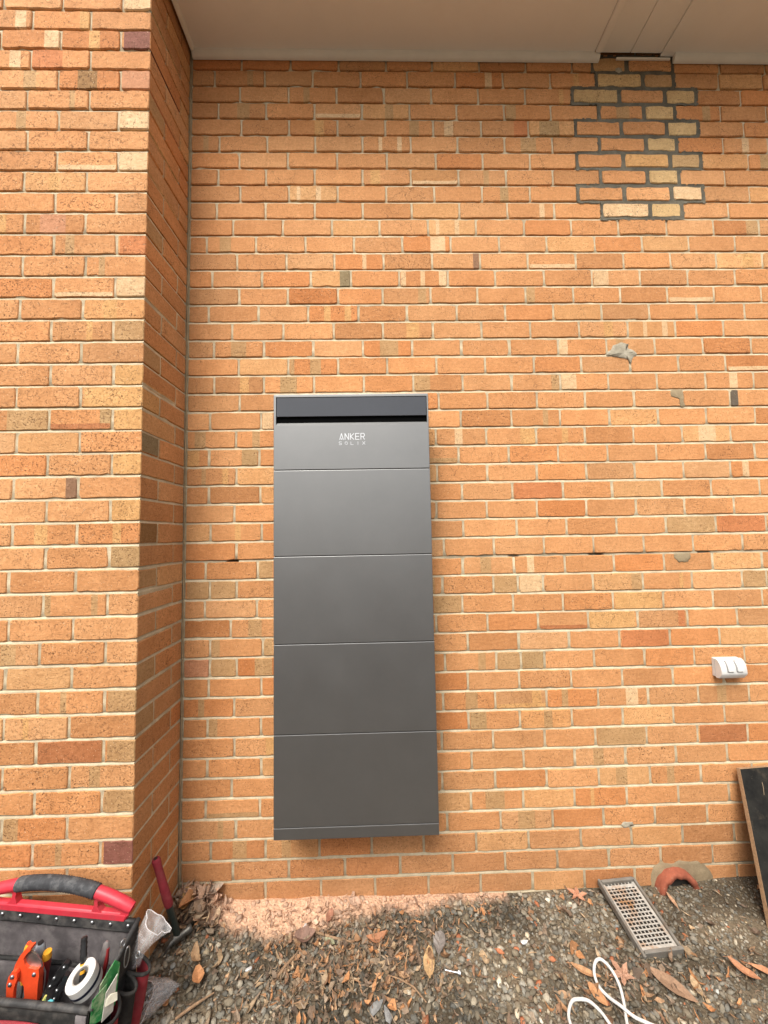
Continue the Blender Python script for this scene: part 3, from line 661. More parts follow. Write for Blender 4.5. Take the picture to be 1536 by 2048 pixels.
# ------------------------------------------------------------------ leaf litter
MAT_LEAF = vcol_material('dry_leaf', .75, bumps=.35, bscale=160, spec=.3)
LEAFC = [(.34, .19, .10), (.38, .235, .135), (.26, .15, .09), (.36, .26, .165), (.22, .145, .095), (.40, .28, .17), (.15, .105, .075), (.46, .225, .10), (.28, .205, .14), (.23, .165, .115), (.19, .13, .09), (.31, .235, .17)]
def leaf_geo(mb, p, yaw, ln, wd, curl=.3, fold=.25, tilt=(0, 0), col=None, seg=6, ragged=.12, bend=0.):
    col = col or rnd.choice(LEAFC); p = Vector(p)
    M = Matrix.Translation(p) @ Matrix.Rotation(yaw, 4, 'Z') @ Matrix.Rotation(tilt[0], 4, 'X') @ Matrix.Rotation(tilt[1], 4, 'Y')
    verts = []
    for i in range(seg + 1):
        s = i / seg; w = wd * .5 * (math.sin(math.pi * min(1, s * .94 + .05)) ** .8) * (1 + rnd.gauss(0, ragged))
        xx = ln * (s - .5); zz = curl * ln * (s - .5) ** 2 * 2; yy = bend * ln * (s - .5) ** 2
        zf = abs(w) * fold
        verts += [M @ Vector((xx, yy - w, zz + zf)), M @ Vector((xx, yy, zz)), M @ Vector((xx, yy + w, zz + zf * rnd.uniform(.6, 1.3)))]
    faces, cols = [], []
    for i in range(seg):
        for j in range(2):
            a = i * 3 + j; faces.append([a, a + 1, a + 4, a + 3])
            f = rnd.uniform(.85, 1.15); cols.append((col[0] * f, col[1] * f, col[2] * f, 1))
    mb.add(verts, faces, cols=cols)
lit = MB()
def litter(n, fx, fy, lmin, lmax, lift=.012):
    for _ in range(n):
        x, y = fx(), fy()
        if y > -.012 or (x < .01 and y > -D - .03): continue
        ln = .82 * rnd.uniform(lmin, lmax) * (1 if rnd.random() < .85 else 1.5)
        c = rnd.choice(LEAFC); du = dust(x, y)
        if du > .1: c = lerp3(c, DUSTC, min(.8, du * rnd.uniform(.4, 1.1)))
        fz = rnd.uniform(.6, 1.1)
        leaf_geo(lit, (x, y, ground_z(x, y) + rnd.uniform(.004, lift)), rnd.uniform(0, 6.3), ln, ln * rnd.choice((.08, .14, .2, .3, .42, .6)), rnd.uniform(-.3, 1.1), rnd.uniform(-.2, 1.1),
                 (rnd.gauss(0, .55), rnd.gauss(0, .35)), tuple(q * fz for q in c), seg=4, ragged=.22, bend=rnd.gauss(0, .6))
g_ = rnd.gauss
litter(1150, lambda: g_(.86, .19), lambda: g_(-.23, .10), .012, .045, .02)
litter(480, lambda: g_(.60, .18), lambda: g_(-.30, .10), .012, .045)
litter(260, lambda: g_(1.80, .26), lambda: g_(-.33, .07), .012, .050)
litter(230, lambda: g_(.10, .07), lambda: g_(-.055, .045), .030, .075, .06)
litter(60, lambda: g_(.12, .09), lambda: g_(-.16, .05), .015, .045, .02)
litter(800, lambda: rnd.uniform(-.2, 2.6), lambda: rnd.uniform(-.6, -.01), .010, .040)
litter(80, lambda: rnd.uniform(1.25, 1.9), lambda: rnd.uniform(-.10, -.012), .012, .045)
litter(220, lambda: rnd.uniform(-1.4, 3.9), lambda: rnd.uniform(-1.7, -.5), .015, .06)
tag(lit.build('leaf_litter', MAT_LEAF, fixn=False), 'dry brown leaf scraps strewn over the gravel', 'leaf litter', kind='stuff')

def named_leaf(label, x, y, yaw, ln, wd, col, curl=.2, fold=.2, z=.012, tilt=(0, 0), bend=0., seg=8):
    zb = ground_z(x, y) + z; mb = MB()
    col = lerp3(col, (.26, .20, .15), .22); ln *= .93
    leaf_geo(mb, (x, y, zb), yaw, ln, wd, curl, fold, tilt, col, seg, .05, bend)
    # stalk
    d = Vector((math.cos(yaw), math.sin(yaw), 0)); mb.tube([Vector((x, y, zb)) - d * ln * .5 + Vector((0, 0, curl * ln * .5)), Vector((x, y, zb + .002)) - d * ln * .66], .0008, 5, col=(*col, 1))
    return tag(mb.build('dry_leaf', MAT_LEAF, fixn=False, loc=(x, y, zb)), label, 'leaf', 'large dry leaves on the gravel')
R_ = math.radians
def lobed_leaf(label, x, y, yaw, size, col, z=.016):
    zb = ground_z(x, y) + z; mb = MB(); V = [(x, y, zb)]; n_ = 22; col = lerp3(col, (.26, .20, .15), .18)
    rad = [1, .62, .40, .55, .92, .58, .36, .5, .72, .45, .28, .22, .3, .46, .7, .5, .35, .55, .9, .6, .40, .64]
    for k in range(n_):
        a = 2 * math.pi * k / n_ + yaw; r = size * rad[k] * rnd.uniform(.9, 1.1)
        V.append((x + r * .5 * math.cos(a), y + r * .5 * math.sin(a), zb + .003 * noise.noise((a, 1, 2)) + .0035 * rnd.gauss(0, 1) + .009 * rad[k] * rnd.random()))
    for k in range(n_):
        p, q = Vector(V[0]), Vector(V[k + 1]); V.append(tuple(p.lerp(q, .55) + Vector((0, 0, rnd.gauss(-.001, .002)))))
    Fs = [[0, n_ + 1 + k, n_ + 1 + (k + 1) % n_] for k in range(n_)] + [[n_ + 1 + k, 1 + k, 1 + (k + 1) % n_, n_ + 1 + (k + 1) % n_] for k in range(n_)]
    mb.add(V, Fs, cols=[tuple(c_ * f for c_ in col) + (1,) for f in [rnd.uniform(.8, 1.15) for _ in Fs]])
    a = yaw + math.pi; mb.tube([(x, y, zb), (x + size * .5 * math.cos(a), y + size * .5 * math.sin(a), zb + .004)], .0009, 5, col=(*col, 1))
    return tag(mb.build('dry_leaf', MAT_LEAF, fixn=False, loc=(x, y, zb)), label, 'leaf', 'large dry leaves on the gravel')
named_leaf('large tan pointed leaf lying point down below the cabinet', 1.064, -.272, R_(-98), .115, .042, (.50, .31, .14), .12, .15, .016, bend=.15)
named_leaf('curled grey silvery leaf beside the large tan leaf', 1.113, -.222, R_(75), .09, .045, (.24, .22, .21), .15, .9, .022)
named_leaf('curled tan leaf on the gravel right of the hammer', .182, -.226, R_(-55), .085, .030, (.40, .25, .13), .5, .5, .016, bend=.5)
named_leaf('orange crumpled leaf below the curled tan leaf', .222, -.288, R_(-60), .070, .040, (.50, .22, .08), .4, .5, .016)
named_leaf('orange brown leaf arched among the litter under the cabinet', .873, -.190, R_(15), .090, .036, (.40, .16, .07), .35, .35, .020, bend=.4)
lobed_leaf('crumpled orange lobed leaf at the wall left of the grate', 1.745, -.050, R_(70), .095, (.47, .21, .12), .022)
named_leaf('long orange tan leaf left of the white cable loop', 1.628, -.318, R_(-28), .105, .026, (.46, .24, .11), .2, .3, .014)
lobed_leaf('pinkish lobed leaf right of the white cable loop', 1.752, -.340, R_(110), .105, (.42, .23, .15), .018)
named_leaf('largest flat brown leaf right of the white cable', 1.905, -.372, R_(-48), .150, .050, (.30, .18, .11), .06, .15, .014)
named_leaf('oval orange leaf inside the white cable loops', 1.630, -.388, R_(-68), .078, .036, (.50, .24, .10), .15, .25, .014)
named_leaf('small pale upright leaf on the lower right gravel', 1.983, -.378, R_(80), .065, .026, (.46, .33, .19), .2, .5, .015)
named_leaf('yellow brown curled leaf piled in the wall corner', .075, -.075, R_(-70), .110, .050, (.44, .25, .08), .5, .5, .045, (.3, 0))
named_leaf('dusty pink leaf in the corner pile beside the yellow one', .135, -.055, R_(50), .100, .045, (.46, .29, .22), .4, .6, .040, (-.3, .1))
named_leaf('grey dusty curled leaf at the top of the corner pile', .165, -.030, R_(20), .085, .050, (.40, .31, .24), .6, .6, .045)
named_leaf('dust covered oval leaf in the brick dust', .775, -.042, R_(-30), .065, .040, (.56, .37, .27), .15, .2, .016)
named_leaf('rusty red leaf standing in the brick dust', .674, -.092, R_(80), .065, .030, (.36, .15, .09), .3, .5, .016)
named_leaf('orange leaf near the foot of the black board', 2.189, -.345, R_(-55), .095, .035, (.44, .19, .09), .3, .4, .018)
named_leaf('rolled orange leaf at the lower right edge', 2.262, -.352, R_(-38), .100, .022, (.48, .20, .09), .1, .9, .018)
named_leaf('purplish brown crumpled leaf beside the twig', .586, -.172, R_(10), .085, .060, (.22, .12, .09), .5, .6, .018)
named_leaf('dull green grey leaf scrap under the cabinet', .686, -.184, R_(-30), .050, .024, (.27, .28, .17), .2, .3, .014)
named_leaf('small red leaf flake on the bare gravel', 1.34, -.244, R_(-30), .036, .018, (.48, .15, .06), .2, .3, .010)
named_leaf('tan stick shaped leaf in front of the clay pipe', 2.135, -.085, R_(85), .075, .016, (.46, .27, .16), .1, .6, .018)

MAT_TWIG = plain('dry_twig', (.26, .16, .09), .85, 0, .35, 80, .5, 200)
def twig(label, pts, r):
    pts = [(x, y, ground_z(x, y) + z) for x, y, z in pts]
    tag(MB().tube(pts, r, 7).build('twig', MAT_TWIG, smooth=True, loc=pts[0]), label, 'twig')
twig('thick straight twig lying under the cabinet', [(.556, -.130, .014), (.62, -.148, .018), (.70, -.172, .016), (.772, -.190, .012)], [.0035, .004, .0045, .003])
twig('thin curved twig at the bottom centre', [(.905, -.304, .014), (.95, -.322, .020), (1.0, -.345, .018), (1.04, -.384, .012)], [.0016, .0024, .0024, .0016])
twig('straight splinter of bark near the bottom left', [(.50, -.305, .014), (.53, -.262, .016), (.565, -.215, .014)], [.005, .006, .003])
twig('bent orange twig at the lower left edge', [(.20, -.40, .012), (.245, -.372, .018), (.30, -.335, .014)], [.004, .005, .002])

# ------------------------------------------------------------------ battery cabinet
m, t, b = nt('charcoal_powder_coat')
c = ramp(t, noise_n(t, 6, 6, .7), .3, .7, (.205, .205, .203), (.222, .221, .218))
c = mixc(t, ramp(t, noise_n(t, 90, 7, .8), .60, .82), c, (.25, .24, .225))
t.links.new(c, b.inputs['Base Color']); b.inputs['Metallic'].default_value = .85; b.inputs['Roughness'].default_value = .42
t.links.new(ramp(t, noise_n(t, 7, 5, .65), .3, .7, (.425, .425, .425), (.475, .475, .475)), b.inputs['Roughness'])
bump(t, b, noise_n(t, 900, 2, .5), .06, .0005)
MAT_CAB = m
MAT_SCREEN = plain('glossy_dark_display', (.035, .037, .045), .12, 0, .06, 8, 0, spec=.6)
MAT_SLOT = plain('black_slot', (.004, .004, .004), .8, bumps=0, spec=0.)
MAT_LOGO = plain('white_print', (.62, .63, .65), .4, bumps=0, var=.02)
cab = thing('battery_cabinet', 'tall charcoal grey battery cabinet mounted on the brick wall', 'battery cabinet', (.7965, -.03, .3945))
CX0, CX1 = .464, 1.129
def face_panel(name, z0, z1, hole=None, yf=-.18, yb=-.034, bev=.002):
    mb = MB(); x0, x1 = CX0 + rnd.gauss(0, .0004), CX1 + rnd.gauss(0, .0004); b_ = bev
    o1 = [(x0, z0), (x1, z0), (x1, z1), (x0, z1)]; o2 = [(x0 + b_, z0 + b_), (x1 - b_, z0 + b_), (x1 - b_, z1 - b_), (x0 + b_, z1 - b_)]
    V = [(x, yb, z) for x, z in o1] + [(x, yf + b_, z) for x, z in o1]
    V += [(x0 + b_ * .3, yf + b_ * .3, z0 + b_ * .3), (x1 - b_ * .3, yf + b_ * .3, z0 + b_ * .3), (x1 - b_ * .3, yf + b_ * .3, z1 - b_ * .3), (x0 + b_ * .3, yf + b_ * .3, z1 - b_ * .3)]
    V += [(x, yf, z) for x, z in o2]
    Fs = [[3, 2, 1, 0]]
    for r in range(3):
        for k in range(4): Fs.append([r * 4 + k, r * 4 + (k + 1) % 4, (r + 1) * 4 + (k + 1) % 4, (r + 1) * 4 + k])
    if hole:
        h0, h1, g0, g1, gi = hole          # opening; its lower edge slopes inwards up to gi
        V += [(h0, yf, g0), (h1, yf, g0), (h1, yf, g1), (h0, yf, g1)]
        for k in range(4): Fs.append([12 + k, 12 + (k + 1) % 4, 16 + (k + 1) % 4, 16 + k])
        V += [(h0, yf + .0095, gi), (h1, yf + .0095, gi), (h1, yf + .0095, g1), (h0, yf + .0095, g1)]
        for k in range(4): Fs.append([16 + k, 16 + (k + 1) % 4, 20 + (k + 1) % 4, 20 + k])
        V += [(h0, yf + .10, gi), (h1, yf + .10, gi), (h1, yf + .10, g1), (h0, yf + .10, g1)]
        for k in range(4): Fs.append([20 + k, 20 + (k + 1) % 4, 24 + (k + 1) % 4, 24 + k])
        Fs.append([24, 25, 26, 27])
    else: Fs.append([12, 13, 14, 15])
    mb.add(V, Fs); return mb.build(name, MAT_CAB, cab)
top_mod = face_panel('power_module', 1.8890, 2.2155, (.474, 1.122, 2.0805, 2.2045, 2.093))
MB().box(.4755, 1.1205, -.1775, -.13, 2.1195, 2.2035, bev=.0012).build('display_panel', MAT_SCREEN, top_mod)
MB().box(.4743, 1.1217, -.1688, -.132, 2.0932, 2.1193).build('slot_back', MAT_SLOT, top_mod)
lv = [1.8875, 1.5235, 1.1625, .8015, .441]
for i in range(4): face_panel('battery_module', lv[i + 1] + .0013, lv[i] - .0013)
face_panel('base_cap', .3945, .441 - .0013)
MB().box(CX0 + .004, CX1 - .004, -.1755, -.032, .396, 1.895).build('inner_frame', plain('dark_gap', (.02, .02, .02), .7, bumps=0), cab)
for x in (.56, 1.0): MB().box(x, x + .04, -.0335, -.001, .45, 2.17).build('wall_rail', plain('galvanised_rail', (.4, .4, .4), .5, .8), cab)
def stroke_letters(spec_, x, z, h, w, gap, th, name, wide=None):
    mb = MB(); cx = x; y = -.1803
    for ch in spec_:
        ww = w if wide is None else wide.get(ch, w)
        G = {'A': [[(0, 0), (.5, 1), (1, 0)]], 'N': [[(0, 0), (0, 1), (1, 0), (1, 1)]], 'K': [[(0, 0), (0, 1)], [(1, 1), (.12, .5), (1, 0)]], 'E': [[(1, 1), (0, 1), (0, 0), (1, 0)], [(0, .5), (.9, .5)]],
             'R': [[(0, 0), (0, 1), (.75, 1), (1, .85), (1, .62), (.75, .45), (.15, .45)], [(.55, .45), (1, 0)]],
             'S': [[(1, .92), (.8, 1), (.2, 1), (0, .85), (0, .65), (.2, .5), (.8, .5), (1, .35), (1, .15), (.8, 0), (.2, 0), (0, .08)]],
             'O': [[(.35, .12), (.62, 0), (.9, .15), (1, .5), (.85, .88), (.5, 1), (.15, .88), (0, .5), (.12, .22)]], 'L': [[(0, 1), (0, 0), (1, 0)]], 'I': [[(.5, 0), (.5, 1)]], 'X': [[(0, 0), (1, 1)], [(0, 1), (1, 0)]]}[ch]
        for pl in G:
            P = [Vector((cx + a * ww, z + b_ * h)) for a, b_ in pl]
            for p, q in zip(P, P[1:]):
                d = (q - p).normalized(); n_ = Vector((-d.y, d.x)) * th * .5; p2, q2 = p - d * th * .35, q + d * th * .35
                poly = [p2 - n_, q2 - n_, q2 + n_, p2 + n_]
                yy = y - rnd.uniform(0, .0002)
                mb.extrude([(v.x, v.y) for v in poly], yy - .0003, yy)
        if ch == 'A': mb.extrude([(cx + ww * .5 + .0030 * math.cos(a), z + .0025 + .0030 * math.sin(a)) for a in np.linspace(0, 2 * math.pi, 9)[:-1]], y - .0003, y)
        cx += ww + gap
    return mb.build(name, MAT_LOGO, top_mod)
stroke_letters('ANKER', .7455, 2.0165, .0260, .0152, .0074, .0030, 'logo_lettering')
stroke_letters('SOLIX', .7425, 1.9940, .0130, .0105, .0146, .0017, 'logo_lettering')

# ------------------------------------------------------------------ weatherproof switched outlet
MAT_WHITE = plain('white_plastic', (.60, .59, .565), .35, 0, .04, 30, .05)
out = thing('power_outlet', 'white weatherproof double switch box screwed to the brick wall', 'power outlet', (2.5135, 0, .964))
MB().box(2.455, 2.572, -.0165, .001, .9225, 1.0075, bev=.003).build('back_box', MAT_WHITE, out)
mb = MB(); prof = [(-.0195, .9225), (-.036, .9225), (-.052, .942)] + [(-.0195 - .034 * math.cos(a) ** .8, .946 + .0615 * math.sin(a)) for a in np.linspace(.05, math.pi / 2, 9)]
nprof = len(prof)
verts = [(x, y, z) for x in (2.4535, 2.4565, 2.5705, 2.5735) for y, z in [((yy if yy > -.021 or x in (2.4565, 2.5705) else yy + .002), zz) for yy, zz in prof]]
fs = [[r * nprof + i, r * nprof + (i + 1) % nprof, (r + 1) * nprof + (i + 1) % nprof, (r + 1) * nprof + i] for r in range(3) for i in range(nprof)] + [list(range(nprof)), list(range(4 * nprof - 1, 3 * nprof - 1, -1))]
mb.add(verts, fs); mb.build('hood', MAT_WHITE, out, smooth=True)
MAT_LINE = plain('grey_groove', (.22, .22, .22), .7)
MB().box(2.457, 2.570, -.0195, -.0163, .925, 1.005).build('seal', plain('grey_seal', (.25, .25, .25), .7), out)
for xc in (2.494, 2.537):
    mb = MB(); rows_ = []
    for a in np.linspace(.22, 1.10, 6):
        yy, zz = -.0195 - .034 * math.cos(a) ** .8, .946 + .0615 * math.sin(a); rows_.append((yy - .0062, zz))
    V = [(xc + s_ * .0125, yy, zz) for yy, zz in rows_ for s_ in (-1, 1)] + [(xc + s_ * .0125, yy + .006, zz) for yy, zz in rows_ for s_ in (-1, 1)]
    n_ = len(rows_); Fs = [[2 * i, 2 * i + 1, 2 * i + 3, 2 * i + 2] for i in range(n_ - 1)] + [[2 * n_ + 2 * i, 2 * i, 2 * i + 2, 2 * n_ + 2 * i + 2] for i in range(n_ - 1)] + [[2 * i + 1, 2 * n_ + 2 * i + 1, 2 * n_ + 2 * i + 3, 2 * i + 3] for i in range(n_ - 1)]
    Fs += [[0, 2 * n_, 2 * n_ + 1, 1], [2 * n_ - 2, 2 * n_ - 1, 4 * n_ - 1, 4 * n_ - 2]]
    mb.add(V, Fs); rk = mb.build('rocker_switch', MAT_WHITE, out)
    gp_ = [(-.0195 - .034 * math.cos(a) ** .8 - .0012, .946 + .0615 * math.sin(a)) for a in np.linspace(.16, 1.16, 6)]
    mb = MB(); V = [(xc + s_ * .0148 - .0008, yy, zz) for yy, zz in gp_ for s_ in (-1, 1)]
    mb.add(V, [[2 * i, 2 * i + 1, 2 * i + 3, 2 * i + 2] for i in range(5)]); mb.build('rocker_recess', MAT_LINE, rk)

# ------------------------------------------------------------------ black faced board leaning on the wall
m, t, b = nt('black_film_face')
c = ramp(t, noise_n(t, 14, 6, .7), .3, .75, (.008, .008, .008), (.03, .028, .024))
c = mixc(t, ramp(t, noise_n(t, 45, 8, .8), .62, .72), c, (.16, .13, .09))
c = mixc(t, ramp(t, noise_n(t, 6, 7, .75), .55, .70), c, (.07, .055, .038))
t.links.new(c, b.inputs['Base Color']); b.inputs['Roughness'].default_value = .75; b.inputs['Specular IOR Level'].default_value = .12
bump(t, b, noise_n(t, 70, 6), .4, .002); MAT_FILM = m
MAT_PLY = plain('plywood_edge', (.34, .215, .12), .8, 0, .3, 120, .3, 300)
TL, TR, BL = Vector((2.512, -.026, .521)), Vector((3.30, -.026, .560)), Vector((2.425, -.205, .0))
ex = (TR - TL).normalized(); ez = (TL - BL); ez = (ez - ex * ez.dot(ex)); hgt = (TL - BL).length; 
BR = BL + (TR - TL); nrm = (TR - TL).cross(BL - TL).normalized()
if nrm.y > 0: nrm = -nrm
brd = thing('formply_board', 'black faced plywood board leaning on the wall at the right edge', 'board', tuple(BL))
th = .019
def slab(a, b_, c_, d_, n0, n1, mb): 
    V = [p + nrm * n0 for p in (a, b_, c_, d_)] + [p + nrm * n1 for p in (a, b_, c_, d_)]
    mb.add(V, [[0, 1, 2, 3], [7, 6, 5, 4]] + [[i, i + 4, (i + 1) % 4 + 4, (i + 1) % 4] for i in range(4)]); return mb
slab(TL, TR, BR, BL, 0, th, MB()).build('plywood_core', MAT_PLY, brd)
ins = .0012; dn = (BL - TL).normalized()
slab(TL + ex * ins + dn * ins, TR - ex * ins + dn * ins, BR - ex * ins - dn * ins, BL + ex * ins - dn * ins, th, th + .0012, MB()).build('film_face', MAT_FILM, brd)
for x in range(9):
    pa = TL.lerp(BL, .10 + .09 * x) + ex * rnd.uniform(.03, .16) + nrm * (th + .003); q = ex * rnd.gauss(0, .012) + dn * rnd.uniform(.008, .03)
    mb = MB(); mb.tube([pa, pa + q + nrm * .002, pa + q * 2.0], .0009, 5, col=(.34, .26, .17, 1)); mb.build('stuck_straw', MAT_LEAF, brd)

# ------------------------------------------------------------------ cast drain grate propped on the wall
m, t, b = nt('rusty_cast_iron')
c = ramp(t, noise_n(t, 30, 5, .7), .3, .7, (.32, .30, .265), (.48, .45, .40))
c = mixc(t, ramp(t, noise_n(t, 13, 5, .65), .46, .62), c, (.32, .17, .075))
t.links.new(c, b.inputs['Base Color']); b.inputs['Roughness'].default_value = .75; b.inputs['Metallic'].default_value = .2
bump(t, b, noise_n(t, 250, 5, .7), .5, .001); MAT_GRATE = m
MAT_GFRAME = plain('weathered_steel_edge', (.20, .185, .16), .7, .3, .25, 40, .4, 200, dirt=(.12, .08, .05))
A0, B0, C0, D0 = Vector((1.866, -.030, .052)), Vector((2.012, -.030, .055)), Vector((2.038, -.268, .012)), Vector((1.880, -.285, .010))
gu = ((B0 - A0) + (C0 - D0)).normalized(); gv = ((D0 - A0) + (C0 - B0)); gv = (gv - gu * gv.dot(gu)).normalized(); gn = gu.cross(gv)
if gn.z < 0: gn = -gn
Wg, Lg = .146, .226; cen = (A0 + B0 + C0 + D0) / 4 + Vector((-.006, .010, -.003))
GM = Matrix((gu, gv, gn)).transposed().to_4x4(); GM.translation = cen
gr = thing('drain_grate', 'rusty rectangular drain grate propped against the base of the wall', 'drain grate', tuple(cen))
for nm, bx in (('frame_side', (-Wg / 2 - .010, -Wg / 2, -Lg / 2 - .018, Lg / 2 + .024, -.012, .014)), ('frame_side', (Wg / 2, Wg / 2 + .010, -Lg / 2 - .010, Lg / 2 + .006, -.012, .014)),
               ('frame_end', (-Wg / 2 + .0005, Wg / 2 - .0005, -Lg / 2 - .012, -Lg / 2 - .0005, -.012, .016)), ('frame_end', (-Wg / 2 + .0005, Wg / 2 + .010, Lg / 2 + .0065, Lg / 2 + .018, -.012, .018))):
    MB().box(*bx, bev=.0015, M=GM).build(nm, MAT_GFRAME, gr)
MB().box(-Wg / 2 + .0005, Wg / 2 - .0005, -Lg / 2, Lg / 2 + .006, -.0115, -.009, M=GM).build('shade_backing', plain('painted_shade_black', (.03, .025, .02), .95), gr)  # dark sheet added under the bars, painting the shade inside the holes
nb, nc = 8, 15
mg = .010
for i in range(nb + 1):
    x = -Wg / 2 + mg + (Wg - 2 * mg) * i / nb; hw = .0019 if 0 < i < nb else .0055
    if i == 0: x -= .004
    if i == nb: x += .004
    MB().box(x - hw, x + hw, -Lg / 2, Lg / 2 + .005, -.0005, .0042, bev=.0008, M=GM).build('long_bar', MAT_GRATE, gr)
for j in range(nc + 1):
    y = -Lg / 2 + .012 + (Lg - .018) * j / nc; hw = .0021 if 0 < j < nc else .006
    MB().box(-Wg / 2 + .004, Wg / 2 - .004, y - hw, y + hw, -.0003, .0036, bev=.0008, M=GM).build('cross_bar', MAT_GRATE, gr)

# ------------------------------------------------------------------ broken terracotta pipe in the wall
m, t, b = nt('terracotta')
c = ramp(t, noise_n(t, 35, 5, .7), .3, .7, (.20, .052, .027), (.31, .085, .042))
c = mixc(t, ramp(t, noise_n(t, 60, 5, .7), .60, .72), c, (.30, .20, .13))
t.links.new(c, b.inputs['Base Color']); b.inputs['Roughness'].default_value = .85; bump(t, b, noise_n(t, 120, 5, .7), .6, .002); MAT_TERRA = m
pp = thing('clay_pipe', 'broken red terracotta pipe end poking out of the wall base', 'pipe', (2.205, -.03, .0))
mb = MB(); ro, ri, zc, xc = .092, .066, -.004, 2.212; n_ = 36; V = []
for k in range(n_):
    a = 2 * math.pi * k / n_; jag = -.042 - .012 * noise.noise((math.cos(a) * 2.3, math.sin(a) * 2.3, 1)) - .006 * noise.noise((math.cos(a) * 9, math.sin(a) * 9, 2))
    for r, y in ((ro, .02), (ro, jag + .006), (ro - .004, jag), (ri + .004, jag + .002), (ri, jag + .008), (ri, .12)):
        rr = r + .002 * noise.noise((math.cos(a) * 5, math.sin(a) * 5, y * 30)); V.append((xc + rr * math.cos(a), y, zc + rr * math.sin(a)))
Fs = []
for k in range(n_):
    for j in range(5): Fs.append([k * 6 + j, k * 6 + j + 1, ((k + 1) % n_) * 6 + j + 1, ((k + 1) % n_) * 6 + j])
mb.add(V, Fs); mb.build('pipe_wall', MAT_TERRA, pp, smooth='all')
mb = MB(); mb.add([(xc + ri * 1.01 * math.cos(2 * math.pi * k / 24), -.008, zc + ri * 1.01 * math.sin(2 * math.pi * k / 24)) for k in range(24)], [list(range(24))]); mb.build('pipe_plug', plain('dark_bore', (.02, .016, .012), .95), pp)  # near-black disc closing the pipe bore

# ------------------------------------------------------------------ white cable
def catmull(P, n=8):
    P = [Vector(p) for p in P]; out_ = []
    for i in range(len(P) - 1):
        p0, p1, p2, p3 = P[max(i - 1, 0)], P[i], P[i + 1], P[min(i + 2, len(P) - 1)]
        for k in range(n):
            t_ = k / n; out_.append(.5 * ((2 * p1) + (p2 - p0) * t_ + (2 * p0 - 5 * p1 + 4 * p2 - p3) * t_ ** 2 + (3 * p1 - p0 - 3 * p2 + p3) * t_ ** 3))
    return out_ + [P[-1]]
Bp = [(1.60, -.66), (1.655, -.55), (1.678, -.469), (1.702, -.417), (1.714, -.375), (1.708, -.338), (1.689, -.313), (1.667, -.314), (1.649, -.336), (1.646, -.366), (1.661, -.397), (1.683, -.427), (1.712, -.454), (1.745, -.471), (1.80, -.50), (1.83, -.56), (1.78, -.62), (1.69, -.60), (1.63, -.50),
      (1.622, -.464), (1.611, -.433), (1.589, -.405), (1.559, -.398), (1.532, -.403), (1.505, -.433), (1.497, -.463), (1.50, -.52), (1.54, -.62), (1.56, -.85), (1.50, -1.2)]
cz = {2: .016, 3: .018, 4: .03, 5: .04, 6: .045, 7: .04, 8: .03, 9: .02, 10: .018, 11: .026, 12: .022}
pts = catmull([(x, y, ground_z(x, y) + cz.get(i, .020 + (.012 if i in (16, 17, 27) else 0))) for i, (x, y) in enumerate(Bp)], 8)
tag(MB().tube(pts, .0050, 10).build('cable', plain('white_cable_sheath', (.57, .56, .53), .45, 0, .05, 40, .1), smooth='all', loc=pts[0]), 'white cable lying in loops on the gravel', 'cable')

# ------------------------------------------------------------------ small things on the gravel
MAT_STEEL = plain('bright_zinc_steel', (.42, .43, .44), .35, .9, .1, 60, .1)
bo = thing('bolt', 'shiny zinc bolt lying on the gravel right of the large leaf', 'bolt', (1.15, -.303, ground_z(1.15, -.303) + .014))
bz = bo.location.z
MB().tube([(1.12, -.296, bz), (1.165, -.306, bz)], .0032, 10).build('shank', MAT_STEEL, bo, smooth=True)
MB().tube([(1.1655, -.3062, bz), (1.172, -.3076, bz)], .0075, 6).build('bolt_head', MAT_STEEL, bo)
MB().tube([(1.1725, -.3077, bz), (1.1745, -.3081, bz)], .0095, 14).build('washer', MAT_STEEL, bo, smooth=True)
MAT_SHARD = plain('white_shard', (.55, .55, .54), .6)
def shard(label, x, y, s, mat, name='plastic_shard', cat='shard'):
    z = ground_z(x, y) + .012; mb = MB(); V = ico * np.array([1.6, .8, .45]) * s * (1 + rng.normal(0, .15, (12, 1))); a = rng.uniform(0, 3)
    V = [(x + math.cos(a) * p[0] - math.sin(a) * p[1], y + math.sin(a) * p[0] + math.cos(a) * p[1], z + p[2]) for p in V]
    mb.add(V, icof.tolist()); tag(mb.build(name, mat, loc=(x, y, z)), label, cat)
shard('white plastic shard on the bare gravel in the middle', 1.444, -.213, .011, MAT_SHARD)
shard('white chip on the gravel left of the bark splinter', .395, -.262, .009, MAT_SHARD)
shard('white chip lying above the thick twig', .577, -.118, .009, MAT_SHARD)
MAT_STONE = plain('pale_grey_stone', (.20, .195, .185), .9, 0, .3, 120, .6)
shard('large pale grey stone at the bottom centre', .865, -.395, .018, MAT_STONE, 'stone', 'stone')
shard('large speckled grey stone right of the curved twig start', .905, -.412, .015, MAT_STONE, 'stone', 'stone')

